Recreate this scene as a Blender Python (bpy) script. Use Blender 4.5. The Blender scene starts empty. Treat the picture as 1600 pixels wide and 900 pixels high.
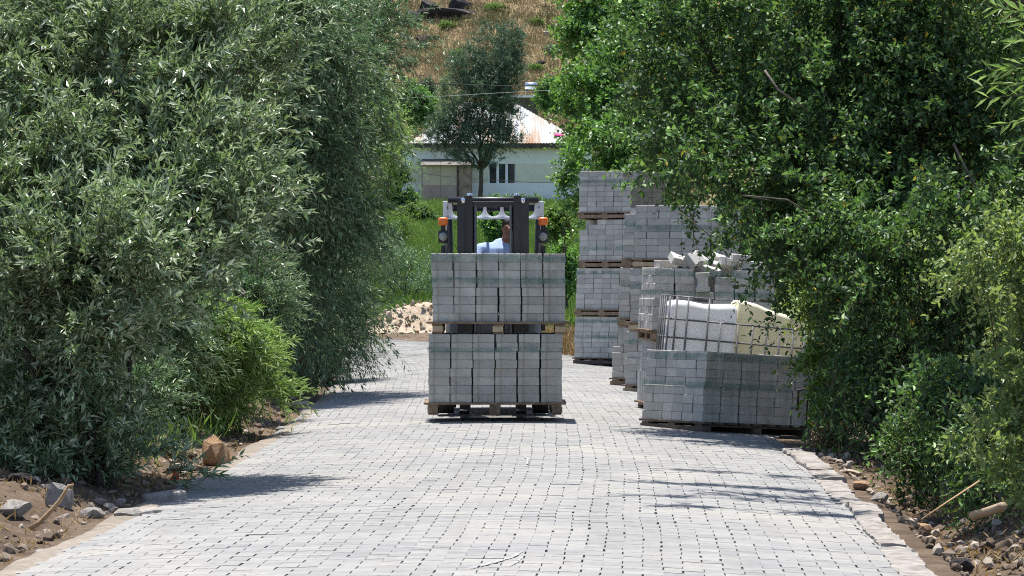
import bpy, bmesh, math, random
import numpy as np
from mathutils import Vector, Matrix, Euler

# ------------------------------------------------------------------ camera, sky, sun, exposure
scene = bpy.context.scene
col = scene.collection
F, CAMZ, HY = 5400.0, 1.45, 424.0          # focal length in px (1600 wide), eye height, horizon row
cam_d = bpy.data.cameras.new('camera')
cam_d.sensor_width = 36.0
cam_d.lens = 36.0 * F / 1600.0
cam_d.clip_start = 0.5
cam_d.clip_end = 3000
cam = bpy.data.objects.new('camera', cam_d)
cam.location = (0, 0, CAMZ)
cam.rotation_euler = (math.radians(90 - 0.276), 0, 0)
col.objects.link(cam)
scene.camera = cam

SUN_DIR = Vector((-0.06, 0.235, 0.97)).normalized()
w = bpy.data.worlds.new('World'); scene.world = w; w.use_nodes = True
nt = w.node_tree
sky = nt.nodes.new('ShaderNodeTexSky'); sky.sky_type = 'NISHITA'; sky.sun_disc = False
sky.sun_elevation = math.asin(SUN_DIR.z)
sky.sun_rotation = math.atan2(SUN_DIR.x, SUN_DIR.y)
sky.altitude = 1500; sky.dust_density = 2.5
nt.links.new(sky.outputs[0], nt.nodes['Background'].inputs[0])
nt.nodes['Background'].inputs[1].default_value = 0.122
sun_d = bpy.data.lights.new('sun', 'SUN'); sun_d.energy = 5.0; sun_d.angle = math.radians(0.53)
sun_d.color = (1.0, 0.965, 0.91)
sun = bpy.data.objects.new('sun', sun_d); col.objects.link(sun)
sun.rotation_euler = SUN_DIR.to_track_quat('Z', 'Y').to_euler()
sun.location = SUN_DIR * 60
scene.view_settings.view_transform = 'Standard'
scene.view_settings.look = 'None'
scene.view_settings.exposure = 0.95
scene.view_settings.gamma = 1.0
scene.render.engine = 'CYCLES'
scene.cycles.max_bounces = 6
scene.cycles.diffuse_bounces = 3
scene.cycles.transmission_bounces = 4
scene.cycles.use_denoising = False
scene.cycles.filter_width = 1.1
scene.cycles.use_adaptive_sampling = False
scene.cycles.sample_clamp_indirect = 4.0

rng = np.random.default_rng(7)
random.seed(7)

# ------------------------------------------------------------------ helpers
def at(px, py, Y):
    """point of the place at depth Y seen at that spot of the 1600 x 900 photograph"""
    return Vector(((px - 800) * Y / F, Y, CAMZ - (py - HY) * Y / F))

def tag(o, label=None, cat=None, group=None, kind=None):
    if label: o['label'] = label
    if cat: o['category'] = cat
    if group: o['group'] = group
    if kind: o['kind'] = kind
    return o

def empty(name, loc=(0, 0, 0), rot=(0, 0, 0)):
    o = bpy.data.objects.new(name, None); col.objects.link(o)
    o.location = loc; o.rotation_euler = rot
    o.empty_display_size = 0.1
    return o

def link(name, me, mat=None, parent=None, loc=(0, 0, 0), rot=(0, 0, 0), scale=None):
    o = bpy.data.objects.new(name, me); col.objects.link(o)
    if mat is not None and len(me.materials) == 0: me.materials.append(mat)
    o.location = loc; o.rotation_euler = rot
    if scale is not None: o.scale = scale
    if parent is not None: o.parent = parent
    return o

def mesh_np(name, verts, faces, attr=None, smooth=False):
    """verts (n,3); faces: list of (m,k) int arrays of equal k each"""
    verts = np.asarray(verts, np.float32)
    me = bpy.data.meshes.new(name)
    me.vertices.add(len(verts)); me.vertices.foreach_set('co', verts.ravel())
    if not isinstance(faces, (list, tuple)): faces = [faces]
    loops = np.concatenate([np.asarray(f, np.int32).ravel() for f in faces])
    tot = np.concatenate([np.full(len(f), f.shape[1], np.int32) for f in faces])
    start = np.concatenate([[0], np.cumsum(tot)[:-1]]).astype(np.int32)
    me.loops.add(len(loops)); me.loops.foreach_set('vertex_index', loops)
    me.polygons.add(len(tot)); me.polygons.foreach_set('loop_start', start)
    me.polygons.foreach_set('loop_total', tot)
    if smooth: me.polygons.foreach_set('use_smooth', np.ones(len(tot), bool))
    me.update(calc_edges=True)
    if not smooth: me.shade_flat()
    if attr is not None:
        a = me.attributes.new('tint', 'FLOAT', 'POINT'); a.data.foreach_set('value', np.asarray(attr, np.float32))
    return me

class MB:
    """collects shapes for ONE mesh object"""
    def __init__(s): s.v = []; s.f = []
    def add(s, vs, fs):
        n = len(s.v); s.v += [tuple(v) for v in vs]; s.f += [tuple(i + n for i in f) for f in fs]; return s
    def box(s, c, d, rot=None, bev=0.0):
        x, y, z = d[0] / 2, d[1] / 2, d[2] / 2
        if bev:
            b = min(bev, x * .9, y * .9, z * .9)
            bm = bmesh.new(); bmesh.ops.create_cube(bm, size=1)
            for v in bm.verts: v.co = Vector((v.co.x * d[0], v.co.y * d[1], v.co.z * d[2]))
            bmesh.ops.bevel(bm, geom=list(bm.edges), offset=b, segments=2, affect='EDGES', profile=0.5)
            vs = [v.co.copy() for v in bm.verts]; bm.verts.index_update()
            fs = [[v.index for v in f.verts] for f in bm.faces]; bm.free()
        else:
            vs = [Vector((a, b_, c_)) for a in (-x, x) for b_ in (-y, y) for c_ in (-z, z)]
            fs = [(0, 1, 3, 2), (4, 6, 7, 5), (0, 4, 5, 1), (2, 3, 7, 6), (0, 2, 6, 4), (1, 5, 7, 3)]
        R = Euler(rot).to_matrix() if rot else None
        c = Vector(c)
        return s.add([(R @ v if R else v) + c for v in vs], fs)
    def tube(s, pts, rad, n=8, cap=True):
        pts = [Vector(p) for p in pts]
        if not isinstance(rad, (list, tuple)): rad = [rad] * len(pts)
        vs = []; fs = []
        up = Vector((0.13, 0.21, 0.97))
        for i, p in enumerate(pts):
            d = (pts[min(i + 1, len(pts) - 1)] - pts[max(i - 1, 0)]).normalized()
            a = d.cross(up)
            if a.length < 1e-3: a = d.cross(Vector((1, 0, 0)))
            a.normalize(); b = d.cross(a)
            for k in range(n):
                t = 2 * math.pi * k / n
                vs.append(p + (a * math.cos(t) + b * math.sin(t)) * rad[i])
        for i in range(len(pts) - 1):
            for k in range(n):
                k2 = (k + 1) % n
                fs.append((i * n + k, i * n + k2, (i + 1) * n + k2, (i + 1) * n + k))
        if cap:
            fs.append(tuple(range(n - 1, -1, -1))); m = (len(pts) - 1) * n
            fs.append(tuple(m + k for k in range(n)))
        return s.add(vs, fs)
    def prism(s, poly, axis, a, b):
        """poly of 2-D points extruded along axis (0,1,2) from a to b"""
        n = len(poly)
        def mk(p, t):
            return (t, p[0], p[1]) if axis == 0 else (p[0], t, p[1]) if axis == 1 else (p[0], p[1], t)
        vs = [mk(p, a) for p in poly] + [mk(p, b) for p in poly]
        fs = [tuple(range(n - 1, -1, -1)), tuple(range(n, 2 * n))]
        fs += [(i, (i + 1) % n, n + (i + 1) % n, n + i) for i in range(n)]
        return s.add(vs, fs)
    def ball(s, c, r, seg=12, ring=8):
        c = Vector(c); r = r if isinstance(r, (tuple, list)) else (r, r, r)
        vs = [c + Vector((0, 0, r[2]))]
        for i in range(1, ring):
            ph = math.pi * i / ring
            for k in range(seg):
                t = 2 * math.pi * k / seg
                vs.append(c + Vector((r[0] * math.sin(ph) * math.cos(t), r[1] * math.sin(ph) * math.sin(t), r[2] * math.cos(ph))))
        vs.append(c - Vector((0, 0, r[2])))
        fs = [(0, 1 + k, 1 + (k + 1) % seg) for k in range(seg)]
        for i in range(ring - 2):
            for k in range(seg):
                a = 1 + i * seg; k2 = (k + 1) % seg
                fs.append((a + k, a + seg + k, a + seg + k2, a + k2))
        e = len(vs) - 1; a = 1 + (ring - 2) * seg
        fs += [(e, a + (k + 1) % seg, a + k) for k in range(seg)]
        return s.add(vs, fs)
    def mesh(s, name, smooth=False):
        me = bpy.data.meshes.new(name); me.from_pydata([tuple(v) for v in s.v], [], s.f)
        bm = bmesh.new(); bm.from_mesh(me); bmesh.ops.recalc_face_normals(bm, faces=bm.faces); bm.to_mesh(me); bm.free()
        if smooth: me.polygons.foreach_set('use_smooth', np.ones(len(me.polygons), bool))
        me.update(); return me
    def build(s, name, mat, parent=None, loc=(0, 0, 0), rot=(0, 0, 0), smooth=False):
        return link(name, s.mesh(name, smooth), mat, parent, loc, rot)

# ------------------------------------------------------------------ materials
def rgb(c): return (c[0], c[1], c[2], 1.0)

class NT:
    def __init__(s, name):
        s.m = bpy.data.materials.new(name); s.m.use_nodes = True
        s.t = s.m.node_tree; s.b = s.t.nodes['Principled BSDF']; s.out = s.t.nodes['Material Output']
    def n(s, kind, **kw):
        nd = s.t.nodes.new(kind)
        for k, v in kw.items(): setattr(nd, k, v)
        return nd
    def l(s, a, b): s.t.links.new(a, b)
    def coords(s, rand=True):
        tc = s.n('ShaderNodeTexCoord'); v = tc.outputs['Object']
        if rand:
            oi = s.n('ShaderNodeObjectInfo'); ma = s.n('ShaderNodeMath', operation='MULTIPLY'); ma.inputs[1].default_value = 37.0
            s.l(oi.outputs['Random'], ma.inputs[0])
            va = s.n('ShaderNodeVectorMath', operation='ADD'); s.l(v, va.inputs[0]); s.l(ma.outputs[0], va.inputs[1]); v = va.outputs[0]
        return v
    def noise(s, vec, scale, detail=4, rough=0.6, dist=0.0):
        nd = s.n('ShaderNodeTexNoise'); nd.inputs['Scale'].default_value = scale; nd.inputs['Detail'].default_value = detail
        nd.inputs['Roughness'].default_value = rough; nd.inputs['Distortion'].default_value = dist
        s.l(vec, nd.inputs['Vector']); return nd.outputs['Fac']
    def ramp(s, fac, stops):
        r = s.n('ShaderNodeValToRGB'); e = r.color_ramp.elements
        while len(e) < len(stops): e.new(0.5)
        for i, (p, c) in enumerate(stops): e[i].position = p; e[i].color = rgb(c)
        s.l(fac, r.inputs[0]); return r.outputs[0]
    def mix(s, fac, a, b, mode='MIX'):
        m = s.n('ShaderNodeMix', data_type='RGBA', blend_type=mode)
        for sock, v in ((m.inputs[0], fac), (m.inputs[6], a), (m.inputs[7], b)):
            if isinstance(v, (int, float)): sock.default_value = v
            elif isinstance(v, tuple): sock.default_value = rgb(v)
            else: s.l(v, sock)
        return m.outputs[2]
    def bump(s, fac, strength, dist):
        b = s.n('ShaderNodeBump'); b.inputs['Strength'].default_value = strength; b.inputs['Distance'].default_value = dist
        s.l(fac, b.inputs['Height']); s.l(b.outputs[0], s.b.inputs['Normal'])
    def rough(s, v): s.b.inputs['Roughness'].default_value = v; return s
    def spec(s, v): s.b.inputs['Specular IOR Level'].default_value = v; return s
    def color(s, c):
        if isinstance(c, tuple): s.b.inputs['Base Color'].default_value = rgb(c)
        else: s.l(c, s.b.inputs['Base Color'])
        return s

def noisy(name, c1, c2, scale=6.0, rough=0.85, bump=0.3, bdist=0.01, bscale=None, spec=0.3, metal=0.0, detail=5, rand=True, lo=0.35, hi=0.65):
    t = NT(name); v = t.coords(rand)
    t.color(t.ramp(t.noise(v, scale, detail), [(lo, c1), (hi, c2)]))
    t.rough(rough).spec(spec); t.b.inputs['Metallic'].default_value = metal
    if bump: t.bump(t.noise(v, bscale or scale * 6, 5, 0.65), bump, bdist)
    return t.m

def leaf_mat(name, stops, trans=0.35, rough=0.42, spec=0.45, tcol=None):
    """leaf colours by a per-leaf tint; some light passes through the blade"""
    t = NT(name)
    a = t.n('ShaderNodeAttribute', attribute_name='tint')
    c = t.ramp(a.outputs['Fac'], stops)
    t.color(c).rough(rough).spec(spec)
    tr = t.n('ShaderNodeBsdfTranslucent')
    t.l(t.mix(0.55, c, tcol or (0.25, 0.38, 0.05), 'MIX'), tr.inputs['Color'])
    ms = t.n('ShaderNodeMixShader'); ms.inputs[0].default_value = trans
    t.l(t.b.outputs[0], ms.inputs[1]); t.l(tr.outputs[0], ms.inputs[2]); t.l(ms.outputs[0], t.out.inputs[0])
    return t.m

M = {}
def mat_paver(name, rand_node, c1, c2, c3):
    t = NT(name)
    tc = t.n('ShaderNodeTexCoord'); geo = t.n('ShaderNodeNewGeometry')
    if rand_node == 'island':
        v = geo.outputs['Position']; r = geo.outputs['Random Per Island']
    else:
        oi = t.n('ShaderNodeObjectInfo'); r = oi.outputs['Random']
        if rand_node == 'world': v = geo.outputs['Position']
        else: v = t.coords(True)
    base = t.ramp(r, [(0.0, c1), (0.5, c2), (1.0, c3)])
    f = t.noise(v, 9.0, 6, 0.7)
    base = t.mix(t.ramp(f, [(0.35, (0, 0, 0)), (0.75, (1, 1, 1))]), base, t.mix(1.0, base, (0.80, 0.79, 0.77), 'MULTIPLY'))
    if rand_node != 'object':
        mp = t.n('ShaderNodeMapping'); mp.inputs['Scale'].default_value = (2.4, 0.16, 1.0); t.l(v, mp.inputs[0])
        base = t.mix(t.ramp(t.noise(mp.outputs[0], 1.0, 5, 0.7, 0.8), [(0.5, (0, 0, 0)), (0.75, (.5, .5, .5))]), base, (0.165, 0.16, 0.15))   # worn wheel tracks
        s = t.noise(v, 0.55, 5, 0.6, 0.6)      # dust and drifted sand over the laid road
        base = t.mix(t.ramp(s, [(0.48, (0, 0, 0)), (0.75, (.55, .55, .55))]), base, (0.33, 0.305, 0.26))
    else:
        wv = t.n('ShaderNodeNewGeometry').outputs['Position']
        base = t.mix(t.ramp(t.noise(wv, 2.3, 5, 0.65, 0.5), [(0.42, (0, 0, 0)), (0.72, (.8, .8, .8))]), base, (0.37, 0.35, 0.31))
        s = t.noise(v, 3.0, 4, 0.6, 0.3)
        base = t.mix(t.ramp(s, [(0.5, (0, 0, 0)), (0.7, (.6, .6, .6))]), base, (0.34, 0.33, 0.305))
    g = t.noise(v, 160.0, 3, 0.8)
    base = t.mix(t.ramp(g, [(0.3, (0.22, 0.22, 0.22)), (0.55, (0, 0, 0))]), base, (0.15, 0.15, 0.15))
    t.color(base).rough(0.9).spec(0.2)
    t.bump(g, 0.35, 0.004)
    return t.m
M['paver'] = mat_paver('laid_concrete_paver', 'island', (0.205, 0.206, 0.205), (0.24, 0.239, 0.234), (0.27, 0.264, 0.25))
M['paver_one'] = mat_paver('laid_concrete_paver_single', 'world', (0.205, 0.206, 0.205), (0.24, 0.239, 0.234), (0.27, 0.264, 0.25))
M['brick'] = mat_paver('stacked_concrete_paver', 'object', (0.42, 0.405, 0.375), (0.53, 0.51, 0.47), (0.63, 0.605, 0.55))
M['inner'] = noisy('inner_concrete', (0.33, 0.33, 0.325), (0.42, 0.42, 0.41), 5, bump=0)
M['sand'] = noisy('sand_bed', (0.11, 0.10, 0.09), (0.20, 0.185, 0.16), 8)
M['kerb'] = noisy('kerb_concrete', (0.17, 0.15, 0.132), (0.30, 0.275, 0.25), 9, bump=0.6, bdist=0.02, bscale=40)
M['edge'] = noisy('sandy_edge', (0.15, 0.125, 0.095), (0.25, 0.215, 0.175), 7, bump=0.6, bdist=0.015, bscale=60)
M['wood'] = noisy('pallet_wood', (0.16, 0.11, 0.075), (0.30, 0.22, 0.15), 14, bump=0.4, bdist=0.004)
M['wood_pale'] = noisy('pallet_wood_pale', (0.36, 0.27, 0.17), (0.50, 0.40, 0.27), 14, bump=0.4, bdist=0.004)
M['wood_dark'] = noisy('pallet_wood_dark', (0.07, 0.055, 0.045), (0.14, 0.105, 0.08), 14, bump=0.4, bdist=0.004)
M['black'] = noisy('black_paint', (0.012, 0.012, 0.014), (0.022, 0.022, 0.025), 5, rough=0.45, bump=0.05, spec=0.5)
M['rubber'] = noisy('rubber', (0.015, 0.015, 0.015), (0.03, 0.03, 0.03), 12, rough=0.8)
M['white_paint'] = noisy('white_paint', (0.72, 0.73, 0.75), (0.80, 0.80, 0.81), 4, rough=0.35, bump=0.03, spec=0.5)
M['steel'] = noisy('bright_steel', (0.62, 0.63, 0.65), (0.75, 0.76, 0.78), 8, rough=0.22, bump=0.05, metal=1.0)
M['amber'] = noisy('amber_lens', (0.75, 0.13, 0.01), (0.85, 0.2, 0.02), 20, rough=0.25, bump=0.1, spec=0.6)
M['lens'] = noisy('lamp_lens', (0.25, 0.26, 0.25), (0.4, 0.41, 0.38), 40, rough=0.15, bump=0.4, spec=0.7)
M['body_paint'] = noisy('grey_body_paint', (0.10, 0.11, 0.12), (0.15, 0.16, 0.17), 3, rough=0.4, bump=0.03, spec=0.5)
M['vinyl'] = noisy('seat_vinyl', (0.02, 0.02, 0.02), (0.035, 0.035, 0.035), 20, rough=0.6)
M['skin'] = noisy('skin', (0.20, 0.09, 0.06), (0.26, 0.125, 0.085), 18, rough=0.55, bump=0.05)
M['hair'] = noisy('hair', (0.012, 0.010, 0.009), (0.03, 0.025, 0.02), 60, rough=0.6)
M['shirt'] = noisy('shirt_cloth', (0.27, 0.36, 0.56), (0.34, 0.43, 0.62), 9, bump=0.4, bdist=0.01)
M['jeans'] = noisy('trouser_cloth', (0.05, 0.06, 0.09), (0.08, 0.09, 0.12), 15)
def mat_tank(name, c1, c2, st):
    t = NT(name); v = t.coords()
    c = t.ramp(t.noise(v, 2.2, 4), [(0.3, c1), (0.7, c2)])
    c = t.mix(t.ramp(t.noise(v, 4.5, 6, 0.75, 0.8), [(0.56, (0, 0, 0)), (0.72, (st, st, st))]), c, (0.28, 0.22, 0.13))
    t.color(c).rough(0.45).spec(0.4)
    tr = t.n('ShaderNodeBsdfTranslucent'); t.l(c, tr.inputs['Color'])
    ms = t.n('ShaderNodeMixShader'); ms.inputs[0].default_value = 0.3
    t.l(t.b.outputs[0], ms.inputs[1]); t.l(tr.outputs[0], ms.inputs[2]); t.l(ms.outputs[0], t.out.inputs[0])
    return t.m
M['tank_yellow'] = mat_tank('yellowed_plastic', (0.78, 0.72, 0.50), (0.86, 0.82, 0.63), .4)
M['tank_white'] = mat_tank('white_plastic', (0.80, 0.81, 0.82), (0.88, 0.88, 0.88), .06)
M['cage'] = noisy('galvanised_bar', (0.10, 0.10, 0.102), (0.17, 0.17, 0.172), 14, rough=0.55, metal=0.2, bump=0.1)
def mat_strap():
    t = NT('green_plastic_band'); v = t.coords()
    t.color(t.ramp(t.noise(v, 30, 4), [(0.3, (0.05, 0.16, 0.13)), (0.7, (0.12, 0.26, 0.22))])).rough(0.35).spec(0.5)
    tr = t.n('ShaderNodeBsdfTransparent'); ms = t.n('ShaderNodeMixShader')
    t.l(t.ramp(t.noise(v, 11, 4), [(0.35, (0.5, 0.5, 0.5)), (0.65, (0.92, 0.92, 0.92))]), ms.inputs[0])
    t.l(t.b.outputs[0], ms.inputs[1]); t.l(tr.outputs[0], ms.inputs[2]); t.l(ms.outputs[0], t.out.inputs[0])
    return t.m
M['strap'] = mat_strap()
def mat_rock(name, a, b, c):
    t = NT(name); v = t.coords()
    base = t.ramp(t.noise(v, 3.0, 6, 0.65), [(0.3, a), (0.55, b), (0.8, c)])
    t.color(base).rough(0.92).spec(0.15); t.bump(t.noise(v, 14, 6, 0.7), 0.7, 0.04); return t.m
M['rock'] = mat_rock('tan_rock', (0.30, 0.22, 0.15), (0.46, 0.38, 0.29), (0.58, 0.51, 0.42))
M['rock_grey'] = mat_rock('grey_rock', (0.20, 0.18, 0.16), (0.32, 0.295, 0.265), (0.45, 0.42, 0.38))
M['rock_red'] = mat_rock('ochre_rock', (0.28, 0.16, 0.085), (0.42, 0.27, 0.16), (0.55, 0.40, 0.28))
M['rock_dark'] = mat_rock('dark_rock', (0.018, 0.016, 0.018), (0.045, 0.038, 0.038), (0.10, 0.082, 0.075))
M['bark'] = noisy('bark', (0.045, 0.035, 0.028), (0.11, 0.088, 0.07), 18, bump=0.8, bdist=0.02)
M['bark_pale'] = noisy('pale_bark', (0.09, 0.075, 0.06), (0.17, 0.145, 0.115), 18, bump=0.6, bdist=0.01)
M['twig'] = noisy('twig_bark', (0.06, 0.05, 0.03), (0.14, 0.11, 0.07), 9, bump=0)
M['deadwood'] = noisy('dead_wood', (0.30, 0.19, 0.10), (0.46, 0.31, 0.18), 22, bump=0.7, bdist=0.01)
M['pipe'] = noisy('old_pipe', (0.24, 0.17, 0.10), (0.34, 0.25, 0.16), 6, rough=0.6)
M['red_plastic'] = noisy('red_plastic', (0.55, 0.06, 0.03), (0.65, 0.10, 0.05), 20, rough=0.5)
M['willow'] = leaf_mat('willow_leaf', [(0.0, (0.04, 0.085, 0.03)), (0.32, (0.11, 0.18, 0.075)), (0.55, (0.30, 0.37, 0.21)), (1.0, (0.68, 0.72, 0.54))], 0.24, 0.48, 0.8, (0.28, 0.44, 0.10))  # wide tint range paints shadow pockets and sunlit leaves into the silvery green
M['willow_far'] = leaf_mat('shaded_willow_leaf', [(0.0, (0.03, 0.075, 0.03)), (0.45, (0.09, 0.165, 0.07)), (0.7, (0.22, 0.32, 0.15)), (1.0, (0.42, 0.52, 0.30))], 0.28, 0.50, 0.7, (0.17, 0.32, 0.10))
M['shoot'] = leaf_mat('young_willow_leaf', [(0.0, (0.07, 0.13, 0.03)), (0.45, (0.20, 0.30, 0.08)), (1.0, (0.55, 0.62, 0.27))], 0.36, 0.5, 0.6, (0.25, 0.45, 0.05))
M['broad'] = leaf_mat('broad_leaf', [(0.0, (0.010, 0.032, 0.014)), (0.44, (0.028, 0.075, 0.026)), (0.62, (0.13, 0.26, 0.07)), (0.955, (0.38, 0.54, 0.18)), (0.975, (0.45, 0.36, 0.04)), (1.0, (0.55, 0.33, 0.03))], 0.24, 0.55, 0.5, (0.24, 0.46, 0.05))  # dark tints paint shadow pockets, light ones sunlit leaves; the last stops are yellowed
M['poplar'] = leaf_mat('poplar_leaf', [(0.0, (0.03, 0.09, 0.025)), (0.5, (0.085, 0.19, 0.05)), (1.0, (0.24, 0.42, 0.12))], 0.40, 0.44, 0.7, (0.22, 0.46, 0.03))
M['small'] = leaf_mat('small_pale_leaf', [(0.0, (0.07, 0.13, 0.04)), (0.5, (0.15, 0.23, 0.07)), (1.0, (0.34, 0.38, 0.14))], 0.40, 0.46, 0.7, (0.36, 0.48, 0.08))
M['lush'] = leaf_mat('lush_yellowing_leaf', [(0.0, (0.05, 0.12, 0.02)), (0.55, (0.10, 0.22, 0.04)), (0.8, (0.26, 0.33, 0.06)), (1.0, (0.52, 0.42, 0.07))], 0.40, 0.35, 0.5, (0.35, 0.45, 0.04))
M['olive'] = leaf_mat('olive_leaf', [(0.0, (0.035, 0.07, 0.045)), (0.55, (0.085, 0.14, 0.085)), (1.0, (0.24, 0.31, 0.20))], 0.22, 0.5, 0.6, (0.10, 0.20, 0.06))
M['field'] = leaf_mat('field_weed', [(0.0, (0.06, 0.12, 0.025)), (0.5, (0.11, 0.20, 0.04)), (0.8, (0.19, 0.26, 0.08)), (1.0, (0.34, 0.31, 0.14))], 0.36, 0.5, 0.3, (0.26, 0.42, 0.06))
M['dry'] = leaf_mat('dry_weed', [(0.0, (0.16, 0.09, 0.04)), (0.5, (0.33, 0.23, 0.11)), (1.0, (0.48, 0.37, 0.20))], 0.30, 0.7, 0.2, (0.40, 0.28, 0.10))
M['hillgrass'] = leaf_mat('hill_grass', [(0.0, (0.08, 0.10, 0.04)), (0.35, (0.20, 0.19, 0.095)), (0.7, (0.31, 0.25, 0.145)), (1.0, (0.40, 0.305, 0.19))], 0.20, 0.8, 0.1, (0.34, 0.26, 0.12))

def mat_ground():
    t = NT('earth'); g = t.n('ShaderNodeNewGeometry'); p = g.outputs['Position']
    dirt = t.ramp(t.noise(p, 2.6, 7, 0.7, 0.4), [(0.28, (0.065, 0.047, 0.033)), (0.5, (0.135, 0.098, 0.069)), (0.75, (0.26, 0.198, 0.142))])
    gr = t.ramp(t.noise(p, 0.9, 6, 0.7), [(0.3, (0.06, 0.09, 0.025)), (0.7, (0.15, 0.17, 0.06))])
    s = t.n('ShaderNodeSeparateXYZ'); t.l(p, s.inputs[0])
    mr = t.n('ShaderNodeMapRange'); mr.inputs['From Min'].default_value = 86; mr.inputs['From Max'].default_value = 93
    t.l(s.outputs['Y'], mr.inputs['Value'])
    t.color(t.mix(mr.outputs[0], dirt, gr)).rough(0.95).spec(0.1)
    t.bump(t.noise(p, 22, 7, 0.75), 0.8, 0.05); return t.m
M['ground'] = mat_ground()
def mat_hill():
    t = NT('dry_hillside'); g = t.n('ShaderNodeNewGeometry'); p = g.outputs['Position']
    a = t.ramp(t.noise(p, 0.35, 7, 0.7, 0.5), [(0.3, (0.17, 0.155, 0.075)), (0.5, (0.28, 0.22, 0.125)), (0.72, (0.36, 0.25, 0.15))])
    b = t.mix(t.ramp(t.noise(p, 2.5, 6, 0.75), [(0.3, (.7, .7, .7)), (0.6, (0, 0, 0))]), a, (0.15, 0.105, 0.055))
    t.color(b).rough(1.0).spec(0.05); t.bump(t.noise(p, 3, 6, 0.7), 0.8, 0.3); return t.m
M['hill'] = mat_hill()
def mat_roof():
    t = NT('rusty_sheet_roof'); g = t.n('ShaderNodeNewGeometry'); p = g.outputs['Position']
    mp = t.n('ShaderNodeMapping'); mp.inputs['Scale'].default_value = (1.1, 0.16, 0.16); t.l(p, mp.inputs[0])
    f = t.noise(mp.outputs[0], 1.0, 6, 0.65, 0.4)
    c = t.ramp(f, [(0.47, (0.33, 0.345, 0.345)), (0.56, (0.31, 0.25, 0.18)), (0.68, (0.25, 0.125, 0.06))])
    t.color(c).rough(0.55).spec(0.4); return t.m
M['roof'] = mat_roof()
M['wall_cream'] = noisy('cream_plaster', (0.62, 0.60, 0.46), (0.70, 0.68, 0.54), 1.2, bump=0.1)
M['wall_pale'] = noisy('pale_plaster', (0.70, 0.72, 0.68), (0.78, 0.80, 0.76), 1.2, bump=0.1)
M['fascia'] = noisy('dark_fascia', (0.05, 0.04, 0.035), (0.10, 0.085, 0.075), 3)
M['door_beige'] = noisy('beige_sheet', (0.36, 0.31, 0.22), (0.48, 0.42, 0.30), 1.5, bump=0.2)
M['door_pink'] = noisy('pinkish_sheet', (0.30, 0.22, 0.19), (0.38, 0.29, 0.25), 1.5, bump=0.2)
M['door_rust'] = noisy('rusted_sheet', (0.16, 0.10, 0.075), (0.34, 0.27, 0.20), 2.5, bump=0.3)
M['glass'] = noisy('window_glass', (0.015, 0.02, 0.025), (0.03, 0.04, 0.045), 2, rough=0.08, bump=0, spec=0.6)
M['slat_wall'] = noisy('weathered_slat', (0.09, 0.08, 0.07), (0.18, 0.16, 0.14), 3)
M['blue_sheet'] = noisy('pale_blue_sheet', (0.50, 0.58, 0.68), (0.62, 0.70, 0.78), 2, rough=0.3, bump=0.05, metal=0.3)
M['wire'] = noisy('wire', (0.02, 0.02, 0.02), (0.03, 0.03, 0.03), 3)
M['wire_pale'] = noisy('bare_wire', (0.22, 0.22, 0.23), (0.3, 0.3, 0.31), 3, rough=0.6)
M['magenta'] = noisy('magenta_cloth', (0.55, 0.04, 0.16), (0.65, 0.08, 0.22), 9)

# ------------------------------------------------------------------ the lie of the land
_cy = np.array([-60, 0, 10, 17, 23, 30, 38, 47, 54, 60, 65, 70, 74, 78, 83, 90, 110, 160.])
_cx = np.array([-3.6, -1.1, -.62, -.26, -.04, .11, .10, -.06, -.28, -.75, -1.5, -2.6, -3.7, -5.0, -7.0, -10.8, -25, -65.])
_dy = np.arange(-60, 160, 0.25)
_dx = np.interp(_dy, _cy, _cx)
for _ in range(3):
    k = np.ones(15) / 15; _dx = np.convolve(np.pad(_dx, 7, mode='reflect', reflect_type='odd'), k, mode='valid')
def cx(Y): return np.interp(Y, _dy, _dx)
def cslope(Y): return (cx(np.asarray(Y) + .3) - cx(np.asarray(Y) - .3)) / .6
HW = 2.33
def crown(u): return -0.0125 * u * u - np.where(u > 0, 0.006 * u * u, 0)
def sstep(a, b, x): t = np.clip((x - a) / (b - a), 0, 1); return t * t * (3 - 2 * t)
_ph = rng.uniform(0, 6.28, (24, 2)); _kd = rng.normal(0, 1, (24, 2))
def rough2(X, Y, wl, n=8, o=0):
    s = np.zeros(np.broadcast(X, Y).shape)
    for i in range(n):
        k = _kd[(i + o) % 24] / np.linalg.norm(_kd[(i + o) % 24]) * 6.283 / wl * (0.6 + 0.9 * ((i * 7) % n) / n)
        s = s + np.sin(X * k[0] + Y * k[1] + _ph[(i + o) % 24, 0] * (1 + i))
    return s / n
def height(X, Y):
    X = np.asarray(X, float); Y = np.asarray(Y, float)
    u = X - cx(Y)
    edge_l = crown(np.float64(-HW)); edge_r = crown(np.float64(HW))
    r = np.clip(np.abs(u) - HW, 0, None)
    lump = 0.5 * rough2(X, Y, 0.9) + 0.35 * rough2(X, Y, 0.33, 8, 5) + 0.2 * rough2(X, Y, 0.14, 8, 11)
    left = edge_l - 0.03 + 0.20 * sstep(0.15, 1.1, r) + 0.25 * sstep(1, 4, r) + lump * 0.15 * sstep(0.02, 0.5, r)
    ditch = 1 - sstep(27.5, 29.5, Y)
    right = edge_r - 0.03 - 0.045 * np.clip(r, 0, 1.2) * (1 - ditch) - 0.24 * ditch * sstep(0.22, 0.5, r) + (0.36 * ditch + 0.12) * sstep(0.65, 2.0, r) + lump * 0.14 * sstep(0.25, 0.6, r)
    side = np.where(u < 0, left, right)
    z = np.where(np.abs(u) < HW, crown(np.clip(u, -HW, HW)) - 0.05, side)
    far = sstep(84, 92, Y)
    field = 0.053 * np.clip(Y - 88, 0, 92) + 0.018 * np.clip(Y - 180, 0, 30) + 0.10 * rough2(X, Y, 7.0)
    return z * (1 - far) + field * far

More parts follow.
